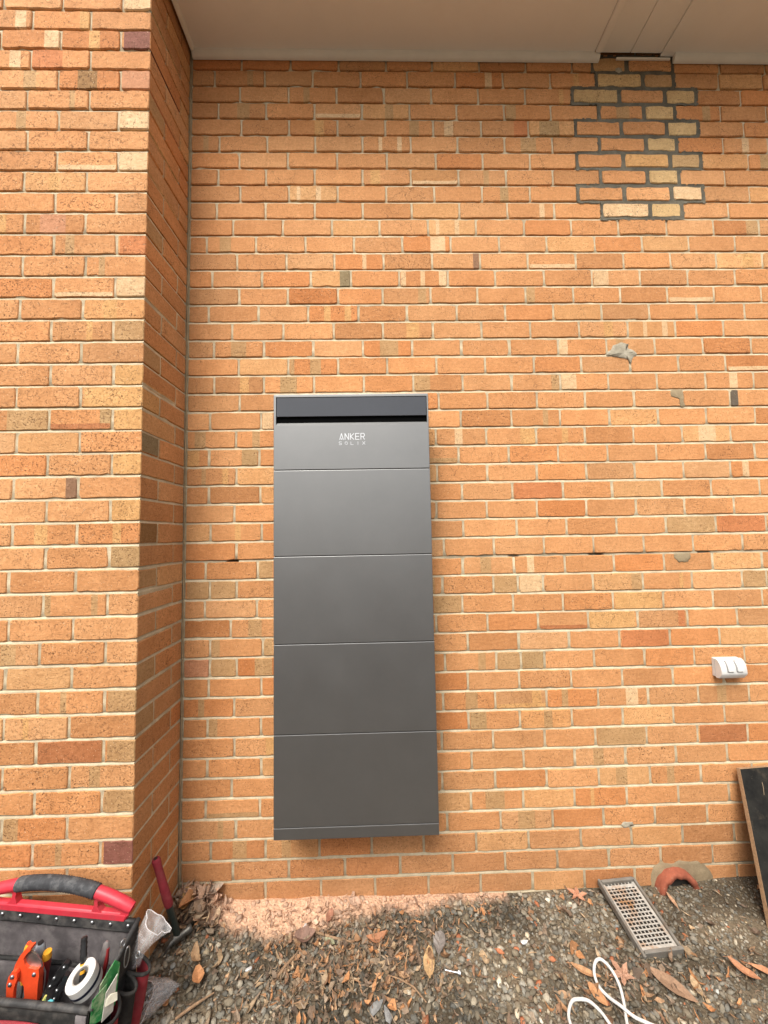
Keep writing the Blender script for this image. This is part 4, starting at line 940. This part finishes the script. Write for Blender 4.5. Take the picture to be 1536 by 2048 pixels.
# ------------------------------------------------------------------ open tool bag
MAT_FAB = plain('charcoal_canvas', (.115, .102, .104), .9, 0, .3, 25, .6, 700, .2, dirt=(.19, .172, .165))
MAT_BLK = plain('black_webbing', (.022, .021, .020), .8, 0, .3, 40, .6, 600, .3, dirt=(.07, .062, .055))
MAT_LEATH = plain('worn_black_strip', (.038, .037, .037), .65, 0, .3, 30, .35, 300, .3, dirt=(.12, .11, .10))
MAT_RED = plain('red_plastic', (.56, .035, .055), .42, 0, .14, 30, .15, 250, .4, dirt=(.42, .045, .06))
MAT_REDF = plain('red_canvas', (.30, .035, .045), .9, 0, .25, 30, .6, 700, .2, dirt=(.22, .06, .06))
MAT_GRIP = plain('black_rubber_grip', (.045, .046, .05), .7, 0, .25, 60, .4, 400, .3, dirt=(.13, .13, .13))
bag = thing('tool_bag', 'open black and red tool bag with arched red handle at lower left', 'tool bag', (.07, -.43, 0))
BM = Matrix.Translation((.07, -.43, 0.0)) @ Matrix.Rotation(R_(-4), 4, 'Z') @ Matrix.Rotation(R_(3.2), 4, 'Y')
def bl(mb, name, mat, parent=None, smooth=False, **k):
    mb.v = [tuple(BM @ Vector(p)) for p in mb.v]
    return mb.build(name, mat, parent or bag, smooth=smooth, **k)
BW = .56; FY = -.185
def sheet(x0, x1, z0, z1, y, th_=.006, nx_=14, nz_=10, sag=.006, lean=0.):
    """soft canvas panel with slight waves"""
    mb = MB(); V = []
    for s_ in (0, th_):
        for j in range(nz_ + 1):
            for i in range(nx_ + 1):
                x = x0 + (x1 - x0) * i / nx_; z = z0 + (z1 - z0) * j / nz_
                V.append((x, y + s_ + lean * (z - z0) + sag * noise.noise((x * 9, z * 9, y * 10)), z))
    n1 = (nx_ + 1) * (nz_ + 1); Fs = []
    for s_ in (0, 1):
        for j in range(nz_):
            for i in range(nx_):
                a = s_ * n1 + j * (nx_ + 1) + i; q = [a, a + 1, a + nx_ + 2, a + nx_ + 1]; Fs.append(q if s_ == 0 else q[::-1])
    bd = [i for i in range(nx_ + 1)] + [(j + 1) * (nx_ + 1) - 1 for j in range(1, nz_ + 1)] + [nz_ * (nx_ + 1) + i for i in range(nx_ - 1, -1, -1)] + [j * (nx_ + 1) for j in range(nz_ - 1, 0, -1)]
    for a, b_ in zip(bd, bd[1:] + bd[:1]): Fs.append([a, a + n1, b_ + n1, b_])
    mb.add(V, Fs); return mb
bl(sheet(-BW, 0, .01, .352, .0, sag=.010), 'back_panel', MAT_FAB, smooth='all')
ts = bl(sheet(-BW + .004, -.006, .326, .362, -.010, .012, sag=.002), 'top_strip', MAT_LEATH, smooth='all')
for x in (-.52, -.4575, -.395, -.332, -.269, -.208, -.146, -.084, -.024):
    mb = MB().lathe([(0, .003), (.003, .0026), (.0052, .001), (.0055, -.001)], 12, Matrix.Translation((x, -.0125, .349)) @ Matrix.Rotation(R_(90), 4, 'X'))
    bl(mb, 'rivet', MAT_STEEL, ts, smooth='all')
bl(sheet(-BW + .006, -.006, .01, .235, -.032, .005, sag=.006, lean=.01), 'inner_pocket', MAT_FAB, smooth='all')
bl(MB().tube([(x, -.030 + .004 * noise.noise((x * 8, 1, 2)), .237) for x in np.linspace(-BW + .006, -.006, 16)], .0055, 7), 'pocket_binding', MAT_BLK, smooth='all')
fw = bl(sheet(-BW, 0, .01, .295, FY, .006, sag=.006), 'front_panel', MAT_BLK, smooth='all')
bl(sheet(-BW, -.14, .02, .258, FY - .0075, .004, sag=.006), 'front_pocket', MAT_REDF, fw, smooth='all')
bl(sheet(-.135, -.045, .02, .255, FY - .008, .004, sag=.005), 'front_pocket', MAT_BLK, fw, smooth='all')
bl(sheet(-.032, -.002, .012, .292, FY - .008, .004, sag=.002), 'corner_strip', MAT_FAB, fw, smooth='all')
bl(MB().tube([(x, FY + .003 + .004 * noise.noise((x * 7, 3, 2)), .297 + .003 * noise.noise((x * 9, 1, 5))) for x in np.linspace(-BW, -.002, 20)], .0085, 8), 'front_binding', MAT_LEATH, fw, smooth='all')
# side walls
def side_wall(x, nm):
    mb = MB(); V = []; ny, nz_ = 8, 8
    for s_ in (0, .006):
        for j in range(nz_ + 1):
            for i in range(ny + 1):
                y = FY + (0 - FY) * i / ny; zt = .297 + (.36 - .297) * (i / ny) ** .8
                V.append((x + s_ + .004 * noise.noise((y * 20, j * .6, x)), y, .01 + (zt - .01) * j / nz_))
    n1 = (ny + 1) * (nz_ + 1); Fs = []
    for s_ in (0, 1):
        for j in range(nz_):
            for i in range(ny): a = s_ * n1 + j * (ny + 1) + i; Fs.append([a, a + 1, a + ny + 2, a + ny + 1])
    for i in range(ny): a = nz_ * (ny + 1) + i; Fs.append([a, a + 1, a + 1 + n1, a + n1])
    mb.add(V, Fs); sw = bl(mb, nm, MAT_BLK, smooth='all')
    bl(MB().tube([(x + .003, FY + (0 - FY) * q, .300 + .062 * q ** .8) for q in np.linspace(0, 1, 10)], .0075, 8), 'side_binding', MAT_LEATH, sw, smooth='all')
    return sw
sideR = side_wall(0.0, 'side_panel'); side_wall(-BW, 'side_panel')
bl(MB().box(-BW, 0, FY, 0, .0, .012, bev=.004), 'base_panel', MAT_BLK)
# pockets on the outside of the right end
def pouch(y0, y1, zt, zb, bulge, nm, mat):
    mb = MB(); n_ = 10; V = []
    for z, sc_ in ((zb, .55), ((zb + zt) / 2, .85), (zt, 1.0)):
        for k in range(n_ + 1):
            a = math.pi * k / n_; V.append((.008 + bulge * sc_ * math.sin(a), (y0 + y1) / 2 - (y1 - y0) / 2 * math.cos(a), z - .02 * math.sin(a) * (z == zt)))
    Fs = [[r * (n_ + 1) + k, r * (n_ + 1) + k + 1, (r + 1) * (n_ + 1) + k + 1, (r + 1) * (n_ + 1) + k] for r in range(2) for k in range(n_)]
    mb.add(V, Fs); rim = [V[2 * (n_ + 1) + k] for k in range(n_ + 1)]
    p = bl(mb, nm, mat, smooth='all', fixn=False); bl(MB().tube(rim, .005, 7), 'pouch_rim', MAT_BLK, p, smooth='all'); return p
pouch(-.185, -.105, .262, .05, .045, 'side_pouch', MAT_REDF)
pouch(-.100, -.052, .255, .02, .050, 'side_pouch', MAT_BLK)
pouch(-.050, .0, .255, .05, .058, 'side_pouch', MAT_REDF)
# arched handle
hb = bl(MB().box(-.53, -.035, -.012, .012, .356, .382, bev=.005), 'handle_bar', MAT_RED, smooth=True)
hx = -.283
def arc(x): return .450 - .056 * ((x - hx) / .262) ** 2
bl(MB().tube([(x, 0, arc(x)) for x in np.linspace(hx - .13, hx - .262, 8)], [.0175, .0178, .018, .018, .018, .018, .0175, .015], 14, up=(0, 1, 0)), 'handle_end', MAT_RED, smooth=True)
bl(MB().tube([(x, 0, arc(x)) for x in np.linspace(hx + .13, hx + .262, 8)], [.0175, .0178, .018, .018, .018, .018, .0175, .015], 14, up=(0, 1, 0)), 'handle_end', MAT_RED, smooth=True)
for s_ in (-1, 1):
    bl(MB().extrude([(hx + s_ * .128, .376), (hx + s_ * .172, .372), (hx + s_ * .150, .395), (hx + s_ * .148, .412), (hx + s_ * .165, arc(hx + s_ * .165) - .006), (hx + s_ * .134, arc(hx + s_ * .134) - .006), (hx + s_ * .137, .40)], -.010, .010), 'handle_post', MAT_RED)
    bl(MB().extrude([(hx + s_ * .222, .374), (hx + s_ * .250, .374), (hx + s_ * .264, arc(hx + .262) - .004), (hx + s_ * .236, arc(hx + .236) - .006), (hx + s_ * .232, .388)], -.010, .010), 'handle_post', MAT_RED)
gp = []; gr_r = []
for i, x in enumerate(np.linspace(hx - .138, hx + .138, 61)):
    gp.append((x, 0, arc(x))); gr_r.append(.0195 + (.0016 if i % 2 else 0))
bl(MB().tube(gp, gr_r, 16, up=(0, 1, 0)), 'grip', MAT_GRIP, smooth='all')

# ------------------------------------------------------------------ things in the bag
MAT_ORANGE = plain('orange_red_paint', (.74, .075, .022), .38, 0, .12, 40, .12, 300, .5)
MAT_YEL = plain('yellow_plastic', (.75, .36, .03), .4, 0, .1, 40, .05)
MAT_GREYP = plain('grey_plastic', (.33, .37, .40), .45, 0, .1, 40, .05)
MAT_DKRED = plain('dark_red_plastic', (.22, .02, .02), .45, 0, .15, 40, .05)
MAT_BLKP = plain('black_plastic', (.015, .015, .016), .4, 0, .2, 40, .05)
pc = thing('pipe_cutter', 'orange red ratchet pipe cutter standing in the tool bag', 'pipe cutter', (-.17, -.52, .25))
body = [(-0.167, .383), (-.182, .381), (-.196, .365), (-.21, .341), (-.215, .323), (-.204, .317), (-.2, .304), (-.203, .292), (-.191, .289), (-.183, .275), (-.18, .247), (-.191, .231), (-.194, .20), (-.165, .20), (-.143, .23), (-.142, .283), (-.139, .302), (-.141, .324), (-.15, .322), (-.16, .325), (-.173, .327), (-.183, .338), (-.187, .354), (-.179, .366), (-.167, .376)]
def sh_(poly, dx, dz=0): return [(x + dx, z + dz) for x, z in poly]
MB().extrude(body, -.530, -.512).build('cutter_body', MAT_ORANGE, pc)
MB().extrude([(-.181, .364), (-.171, .367), (-.155, .357), (-.142, .338), (-.137, .322), (-.15, .316), (-.173, .323), (-.184, .336), (-.187, .354)], -.523, -.519).build('blade', plain('worn_steel_blade', (.42, .40, .37), .35, .85, .2, 60, .2), pc)
MB().tube([(-.162, -.515, .353), (-.146, -.513, .322), (-.136, -.512, .295), (-.138, -.512, .24)], .0022, 6).build('blade_spine', MAT_STEEL, pc, smooth=True)
MB().extrude([(-.21, .329), (-.198, .33), (-.194, .323), (-.195, .307), (-.202, .283), (-.203, .261), (-.205, .20), (-.226, .20), (-.224, .264), (-.224, .296), (-.219, .316)], -.541, -.531).build('ratchet_arm', MAT_ORANGE, pc)
for x, z, y in ((-.208, .316, -.541), (-.214, .295, -.541), (-.154, .309, -.530)):
    MB().lathe([(0, .004), (.0035, .0035), (.006, .001), (.006, -.001)], 12, Matrix.Translation((x, y, z)) @ Matrix.Rotation(R_(90), 4, 'X')).build('rivet', plain('dull_steel', (.25, .25, .26), .4, .8), pc, smooth='all')
def driver(name, label, p0, p1, r, mat, capmat):
    p0, p1 = Vector(p0), Vector(p1); d = (p1 - p0).normalized(); t_ = thing(name, label, 'screwdriver', tuple(p1))
    L = (p1 - p0).length; rr = [.55, .82, 1, 1.02, .95, 1.0, .8, .6]; ss = [0, .05, .16, .35, .55, .75, .9, 1]
    MB().tube([p0 + d * L * q for q in ss], [r * q for q in rr], 12).build('handle', mat, t_, smooth=True)
    MB().tube([p0 - d * .0025, p0 + d * .004], [r * .5, r * .62], 12).build('end_cap', capmat, t_, smooth=True)
    MB().tube([p1, p1 + d * .08], .003, 8).build('shaft', MAT_STEEL, t_, smooth=True)
driver('screwdriver', 'yellow and red screwdriver handle in the tool bag', (-.150, -.49, .328), (-.168, -.485, .21), .0125, MAT_DKRED, MAT_YEL)
MB().tube([(-.1495, -.4902, .332), (-.152, -.4895, .314)], [.0105, .0128], 14).build('yellow_end', MAT_YEL, bpy.data.objects['screwdriver'], smooth=True)
driver('screwdriver', 'grey ended screwdriver handle behind the pipe cutter', (-.176, -.485, .352), (-.188, -.478, .23), .0145, MAT_GREYP, MAT_BLKP)
driver('screwdriver', 'yellow screwdriver handle tip behind the cutter jaw', (-.203, -.495, .362), (-.222, -.488, .24), .011, MAT_YEL, MAT_ORANGE)
# tape roll
tr = thing('tape_roll', 'white electrical tape roll with a dark band in the tool bag', 'tape roll', (.012, -.566, .335))
tn = Vector((-.18, -.30, .80)).normalized(); TM = tn.to_track_quat('Z', 'Y').to_matrix().to_4x4(); TM.translation = Vector((.014, -.563, .330))
MB().lathe([(.0215, .012), (.036, .012), (.0375, .0105), (.0375, -.006), (.0375, -.006), (.0375, -.036), (.0215, -.036), (.0215, .012)], 40, TM).build('tape', MAT_WHITE, tr, smooth=True)
MB().lathe([(.0377, -.012), (.0381, -.012), (.0381, -.021), (.0377, -.021)], 40, TM).build('dark_band', plain('navy_band', (.012, .014, .03), .5), tr, smooth=True)
MB().lathe([(.0185, .0115), (.0213, .0122), (.0213, -.036), (.0185, -.036), (.0185, .0115)], 32, TM).build('core', plain('grey_card_core', (.34, .32, .29), .8), tr, smooth=True)
dr = thing('marker', 'black marker with yellow bands standing inside the tape roll', 'marker', (-.004, -.552, .25))
A1, B1 = Vector((-.012, -.525, .405)), Vector((.008, -.556, .29)); dd_ = (B1 - A1)
prf = [(0, .004), (.01, .0075), (.06, .0088), (.10, .0075), (.13, .0092), (.20, .0078), (.23, .0095), (.31, .0080), (.34, .0096), (.42, .009), (.45, .0072), (.70, .0070), (.72, .0080), (1.0, .0080)]
MB().tube([A1 + dd_ * q for q, _ in prf], [r for _, r in prf], 14).build('barrel', MAT_BLKP, dr, smooth=True)
for q in (.50, .63): MB().tube([A1 + dd_ * q, A1 + dd_ * (q + .06)], .0078, 14).build('yellow_band', MAT_YEL, dr, smooth=True)
kn = thing('utility_knife', 'grey and red utility knife handle behind the tape roll', 'knife', (.012, -.49, .26))
MB().tube([(.030, -.487, .352), (.029, -.488, .345), (.026, -.492, .32), (.020, -.497, .27)], [.004, .009, .012, .011], 12, flat=.6).build('knife_body', plain('worn_metal', (.30, .27, .26), .4, .6, .3), kn, smooth=True)
MB().tube([(.037, -.491, .335), (.035, -.495, .30), (.029, -.5, .26)], [.004, .0065, .006], 8).build('red_inlay', MAT_DKRED, kn, smooth=True)
pl = thing('pliers', 'black multi tool pliers with silver rivets beside the tape roll', 'pliers', (-.09, -.52, .24))
MB().extrude([(-.062, .325), (-.072, .33), (-.10, .298), (-.118, .27), (-.112, .255), (-.10, .262), (-.075, .295), (-.058, .315)], -.522, -.510).build('jaw_arm', MAT_BLKP, pl)
MB().extrude([(-.06, .31), (-.068, .29), (-.092, .262), (-.096, .225), (-.08, .222), (-.07, .258), (-.052, .285), (-.05, .305)], -.536, -.524).build('handle_arm', MAT_BLKP, pl)
for x, z, y in ((-.072, .317, -.523), (-.100, .288, -.523), (-.112, .265, -.523), (-.080, .268, -.537), (-.087, .245, -.537)):
    MB().lathe([(0, .0025), (.003, .002), (.0042, 0), (.0042, -.001)], 10, Matrix.Translation((x, y, z)) @ Matrix.Rotation(R_(90), 4, 'X')).build('rivet', MAT_STEEL, pl, smooth='all')
tag(MB().tube([(-.105, -.565, .250), (-.098, -.563, .262), (-.092, -.560, .282)], [.007, .0075, .003], 8).build('wire_connector', plain('pale_yellow_plastic', (.60, .55, .16), .4), smooth=True, loc=(-.1, -.565, .25)), 'pale yellow wire connector behind the front rim of the bag', 'connector')
tag(MB().tube([(-.088, -.566, .262), (-.075, -.566, .268), (-.066, -.565, .270)], [.007, .008, .004], 8).build('wire_connector', plain('cyan_plastic', (.12, .55, .62), .4), smooth=True, loc=(-.08, -.566, .262)), 'cyan wire connector behind the front rim of the bag', 'connector')
# paper packets in the side pouch
MAT_GREEN = plain('green_print_card', (.02, .22, .055), .5, 0, .5, 45, .1, dirt=(.45, .42, .30))
MAT_CARD = plain('pale_card', (.52, .50, .44), .6, 0, .2, 60, .2)
def card(name, label, cat, poly, mat, th_=.002):
    """poly: 3-D outline of a flat card"""
    P = [Vector(p) for p in poly]; n_ = (P[1] - P[0]).cross(P[2] - P[0]).normalized(); k = len(P); mb = MB()
    mb.add([p - n_ * th_ / 2 for p in P] + [p + n_ * th_ / 2 for p in P], [list(range(k)), list(range(2 * k - 1, k - 1, -1))] + [[i, (i + 1) % k, (i + 1) % k + k, i + k] for i in range(k)])
    return tag(mb.build(name, mat, loc=P[0]), label, cat)
card('paper_packet', 'green printed packet in the front side pouch of the bag', 'packet', [(.085, -.598, .255), (.108, -.560, .25), (.112, -.548, .352), (.106, -.560, .372), (.090, -.598, .345)], MAT_GREEN)
card('paper_packet', 'green and yellow packet nearest the front of the side pouch', 'packet', [(.078, -.618, .26), (.098, -.590, .25), (.100, -.585, .335), (.082, -.615, .325)], MAT_GREEN)
card('card_sleeve', 'pale grey card sleeve between the green packets', 'card', [(.098, -.600, .25), (.112, -.575, .25), (.116, -.564, .338), (.103, -.592, .318)], MAT_CARD)
card('paper_tag', 'small cream folded paper in the side pouch', 'paper', [(.104, -.595, .285), (.124, -.575, .28), (.122, -.573, .298), (.112, -.583, .305), (.103, -.592, .300)], plain('cream_paper', (.74, .70, .56), .7), .003)
# carabiner
def ringpts(c, r1, r2, ax1, ax2, n_=20): return [Vector(c) + Vector(ax1) * r1 * math.cos(2 * math.pi * k / n_) + Vector(ax2) * r2 * math.sin(2 * math.pi * k / n_) for k in range(n_ + 1)]
ca = thing('carabiner', 'steel spring clip hanging on the right end of the tool bag', 'carabiner', (.10, -.512, .35))
MB().tube(ringpts((.098, -.515, .372), .008, .010, (.4, .9, 0), (0, 0, 1)), .0014, 7, cap=False).build('ring', MAT_STEEL, ca, smooth='all')
MB().tube(ringpts((.106, -.508, .325), .007, .030, (.5, .85, 0), (.1, 0, 1)), .0016, 7, cap=False).build('snap_hook', MAT_STEEL, ca, smooth='all')
# clear plastic bags
m, t, b = nt('clear_polythene')
b.inputs['Base Color'].default_value = (.92, .90, .90, 1); b.inputs['Roughness'].default_value = .22; b.inputs['Alpha'].default_value = .34; b.inputs['Specular IOR Level'].default_value = .8
t.links.new(ramp(t, noise_n(t, 38, 2, .5), .38, .72, (.12, .12, .12), (.36, .36, .36)), b.inputs['Alpha'])
bump(t, b, noise_n(t, 26, 1, .4), .45, .008); MAT_POLY = m
MAT_LIP = plain('polythene_edge', (.80, .76, .75), .3, bumps=0); MAT_LIP.node_tree.nodes['Principled BSDF'].inputs['Alpha'].default_value = .5
def polybag(label, loops, seed, rimr=.0012):
    """loops: rings of 3-D points from the mouth to the bottom"""
    mb = MB(); L = len(loops); n_ = len(loops[0]); V = []
    for r, lp in enumerate(loops):
        for p in lp:
            q = Vector(p); a = .55
            V.append(q + Vector((noise.noise((q.x * 55, q.y * 55, q.z * 55 + seed)), noise.noise((q.x * 55, q.y * 55 + 9, q.z * 55 + seed)), noise.noise((q.x * 55 + 5, q.y * 55, q.z * 55 + seed)))) * (.008 * a))
    Fs = [[r * n_ + k, r * n_ + (k + 1) % n_, (r + 1) * n_ + (k + 1) % n_, (r + 1) * n_ + k] for r in range(L - 1) for k in range(n_)] + [[(L - 1) * n_ + k for k in range(n_)]]
    mb.add(V, Fs); t_ = thing('plastic_bag', label, 'plastic bag', tuple(V[-1]))
    mb.build('bag_film', MAT_POLY, t_, smooth='all', fixn=False)
    MB().tube(V[:n_] + V[:1], rimr, 6, cap=False).build('bag_lip', MAT_LIP, t_, smooth='all')
    return t_
def loop3(c, r1, ax1, r2, ax2, n_=18, wob=.12, ph_=0.):
    a1, a2 = Vector(ax1).normalized(), Vector(ax2).normalized(); o_ = []
    for k in range(n_):
        a = 2 * math.pi * k / n_; w = 1 + wob * math.sin(3 * a + ph_) + wob * .6 * math.sin(5 * a + ph_ * 2)
        o_.append(Vector(c) + a1 * r1 * w * math.cos(a) + a2 * r2 * w * math.sin(a))
    return o_
polybag('empty clear plastic bag spilling from the rear side pouch', [loop3((.150, -.430, .345), .045, (1, 0, -.7), .022, (0, 1, .3), 22, .16, .5), loop3((.132, -.437, .325), .036, (1, 0, -.7), .020, (0, 1, .3), 22, .10, .7),
         loop3((.115, -.443, .300), .028, (1, 0, -.5), .017, (0, 1, .2), 22, .08), loop3((.100, -.447, .270), .022, (1, 0, -.2), .015, (0, 1, 0), 22, .06), loop3((.095, -.449, .235), .014, (1, 0, 0), .010, (0, 1, 0), 22, .05)], 3)
tag(MB().tube(ringpts((.118, -.474, .295), .0062, .0078, (1, -.1, 0), (0, .5, .85), 18), .0014, 7, cap=False).build('grommet_ring', MAT_STEEL, smooth='all', loc=(.118, -.474, .295)), 'small metal ring at the foot of the empty plastic bag', 'ring')
gz = ground_z(.1, -.38)
polybag('clear plastic bag of screws lying open on the gravel', [loop3((.078, -.412, .085), .046, (1, .3, .1), .052, (-.3, .7, .6), 22, .10, .3), loop3((.084, -.394, .070), .056, (1, .3, .1), .052, (-.3, .7, .55), 22, .08, .3),
         loop3((.096, -.372, .056), .060, (1, .3, 0), .044, (-.3, .8, .5), 22, .08), loop3((.114, -.348, .042), .054, (1, .2, 0), .028, (-.2, .6, .6), 22, .08), loop3((.136, -.330, .030), .040, (1, .2, 0), .012, (0, .5, .8), 22, .05)], 8)
for i in range(16):
    sc_ = thing('screw', 'long steel screw inside the open clear plastic bag', 'screw', group='screws inside the clear plastic bag')
    c_ = Vector((.096 + rnd.gauss(0, .016), -.372 + rnd.gauss(0, .015), .034 + rnd.uniform(0, .034))); d_ = Vector((rnd.gauss(.5, .5), rnd.gauss(.5, .5), rnd.gauss(.05, .22))).normalized()
    ln = rnd.uniform(.038, .055); sc_.location = c_; ORI[sc_.name] = c_.copy()
    MB().tube([c_ - d_ * ln / 2, c_ + d_ * ln * .42, c_ + d_ * ln / 2], [.0018, .0018, .0004], 7).build('shank', MAT_STEEL, sc_, smooth=True)
    MB().tube([c_ - d_ * (ln / 2 + .002), c_ - d_ * (ln / 2 - .002)], [.0042, .0022], 10).build('screw_head', MAT_STEEL, sc_, smooth=True)

# ------------------------------------------------------------------ hammer leaning on the pier
hm = thing('hammer', 'red handled hammer leaning head down against the brick pier', 'hammer', (.088, -.178, ground_z(.088, -.178)))
ht, hb_ = Vector((.020, -.215, .372)), Vector((.090, -.176, .045)); dv = hb_ - ht
MAT_HRED = plain('faded_red_rubber', (.22, .024, .034), .6, 0, .2, 40, .25, 300, .3, dirt=(.20, .05, .05))
prf = [(0, .013), (.02, .0165), (.06, .0165), (.09, .0150), (.30, .0158), (.48, .0175), (.58, .0165), (.60, .0145)]
MB().tube([ht + dv * q for q, _ in prf], [r for _, r in prf], 14, flat=.8).build('grip', MAT_HRED, hm, smooth=True)
MB().tube([ht - dv * .002, ht + dv * .006], .0072, 12).build('hang_hole', MAT_BLKP, hm, smooth=True)
prf = [(.595, .0130), (.66, .0142), (.80, .0145), (.93, .0140), (.99, .012)]
MB().tube([ht + dv * q for q, _ in prf], [r for _, r in prf], 12, flat=.75).build('neck', plain('dark_painted_steel', (.022, .03, .026), .45, .2, .2, 60), hm, smooth=True)
MAT_HEAD = plain('worn_dark_steel', (.10, .095, .085), .45, .7, .3, 60, .2, dirt=(.20, .17, .13))
hd = hb_; ax = Vector((.80, .60, .10)).normalized()
MB().tube([hd + ax * .008, hd + ax * .028, hd + ax * .034, hd + ax * .046, hd + ax * .049], [.0135, .0120, .0150, .0155, .0135], 16).build('face', MAT_HEAD, hm, smooth=True)
MB().tube([hd - ax * .016, hd + ax * .012], [.0165, .0155], 10).build('eye', MAT_HEAD, hm, smooth=True)
for s_ in (-1, 1):
    sd = ax.cross(dv.normalized()) * .007 * s_
    MB().tube([hd - ax * .012, hd - ax * .026 + sd * .9, hd - ax * .040 + sd * 1.4 + Vector((0, 0, -.008)), hd - ax * .050 + sd * 1.6 + Vector((0, 0, -.022))], [.0105, .0085, .0060, .0025], 9).build('claw', MAT_HEAD, hm, smooth=True)
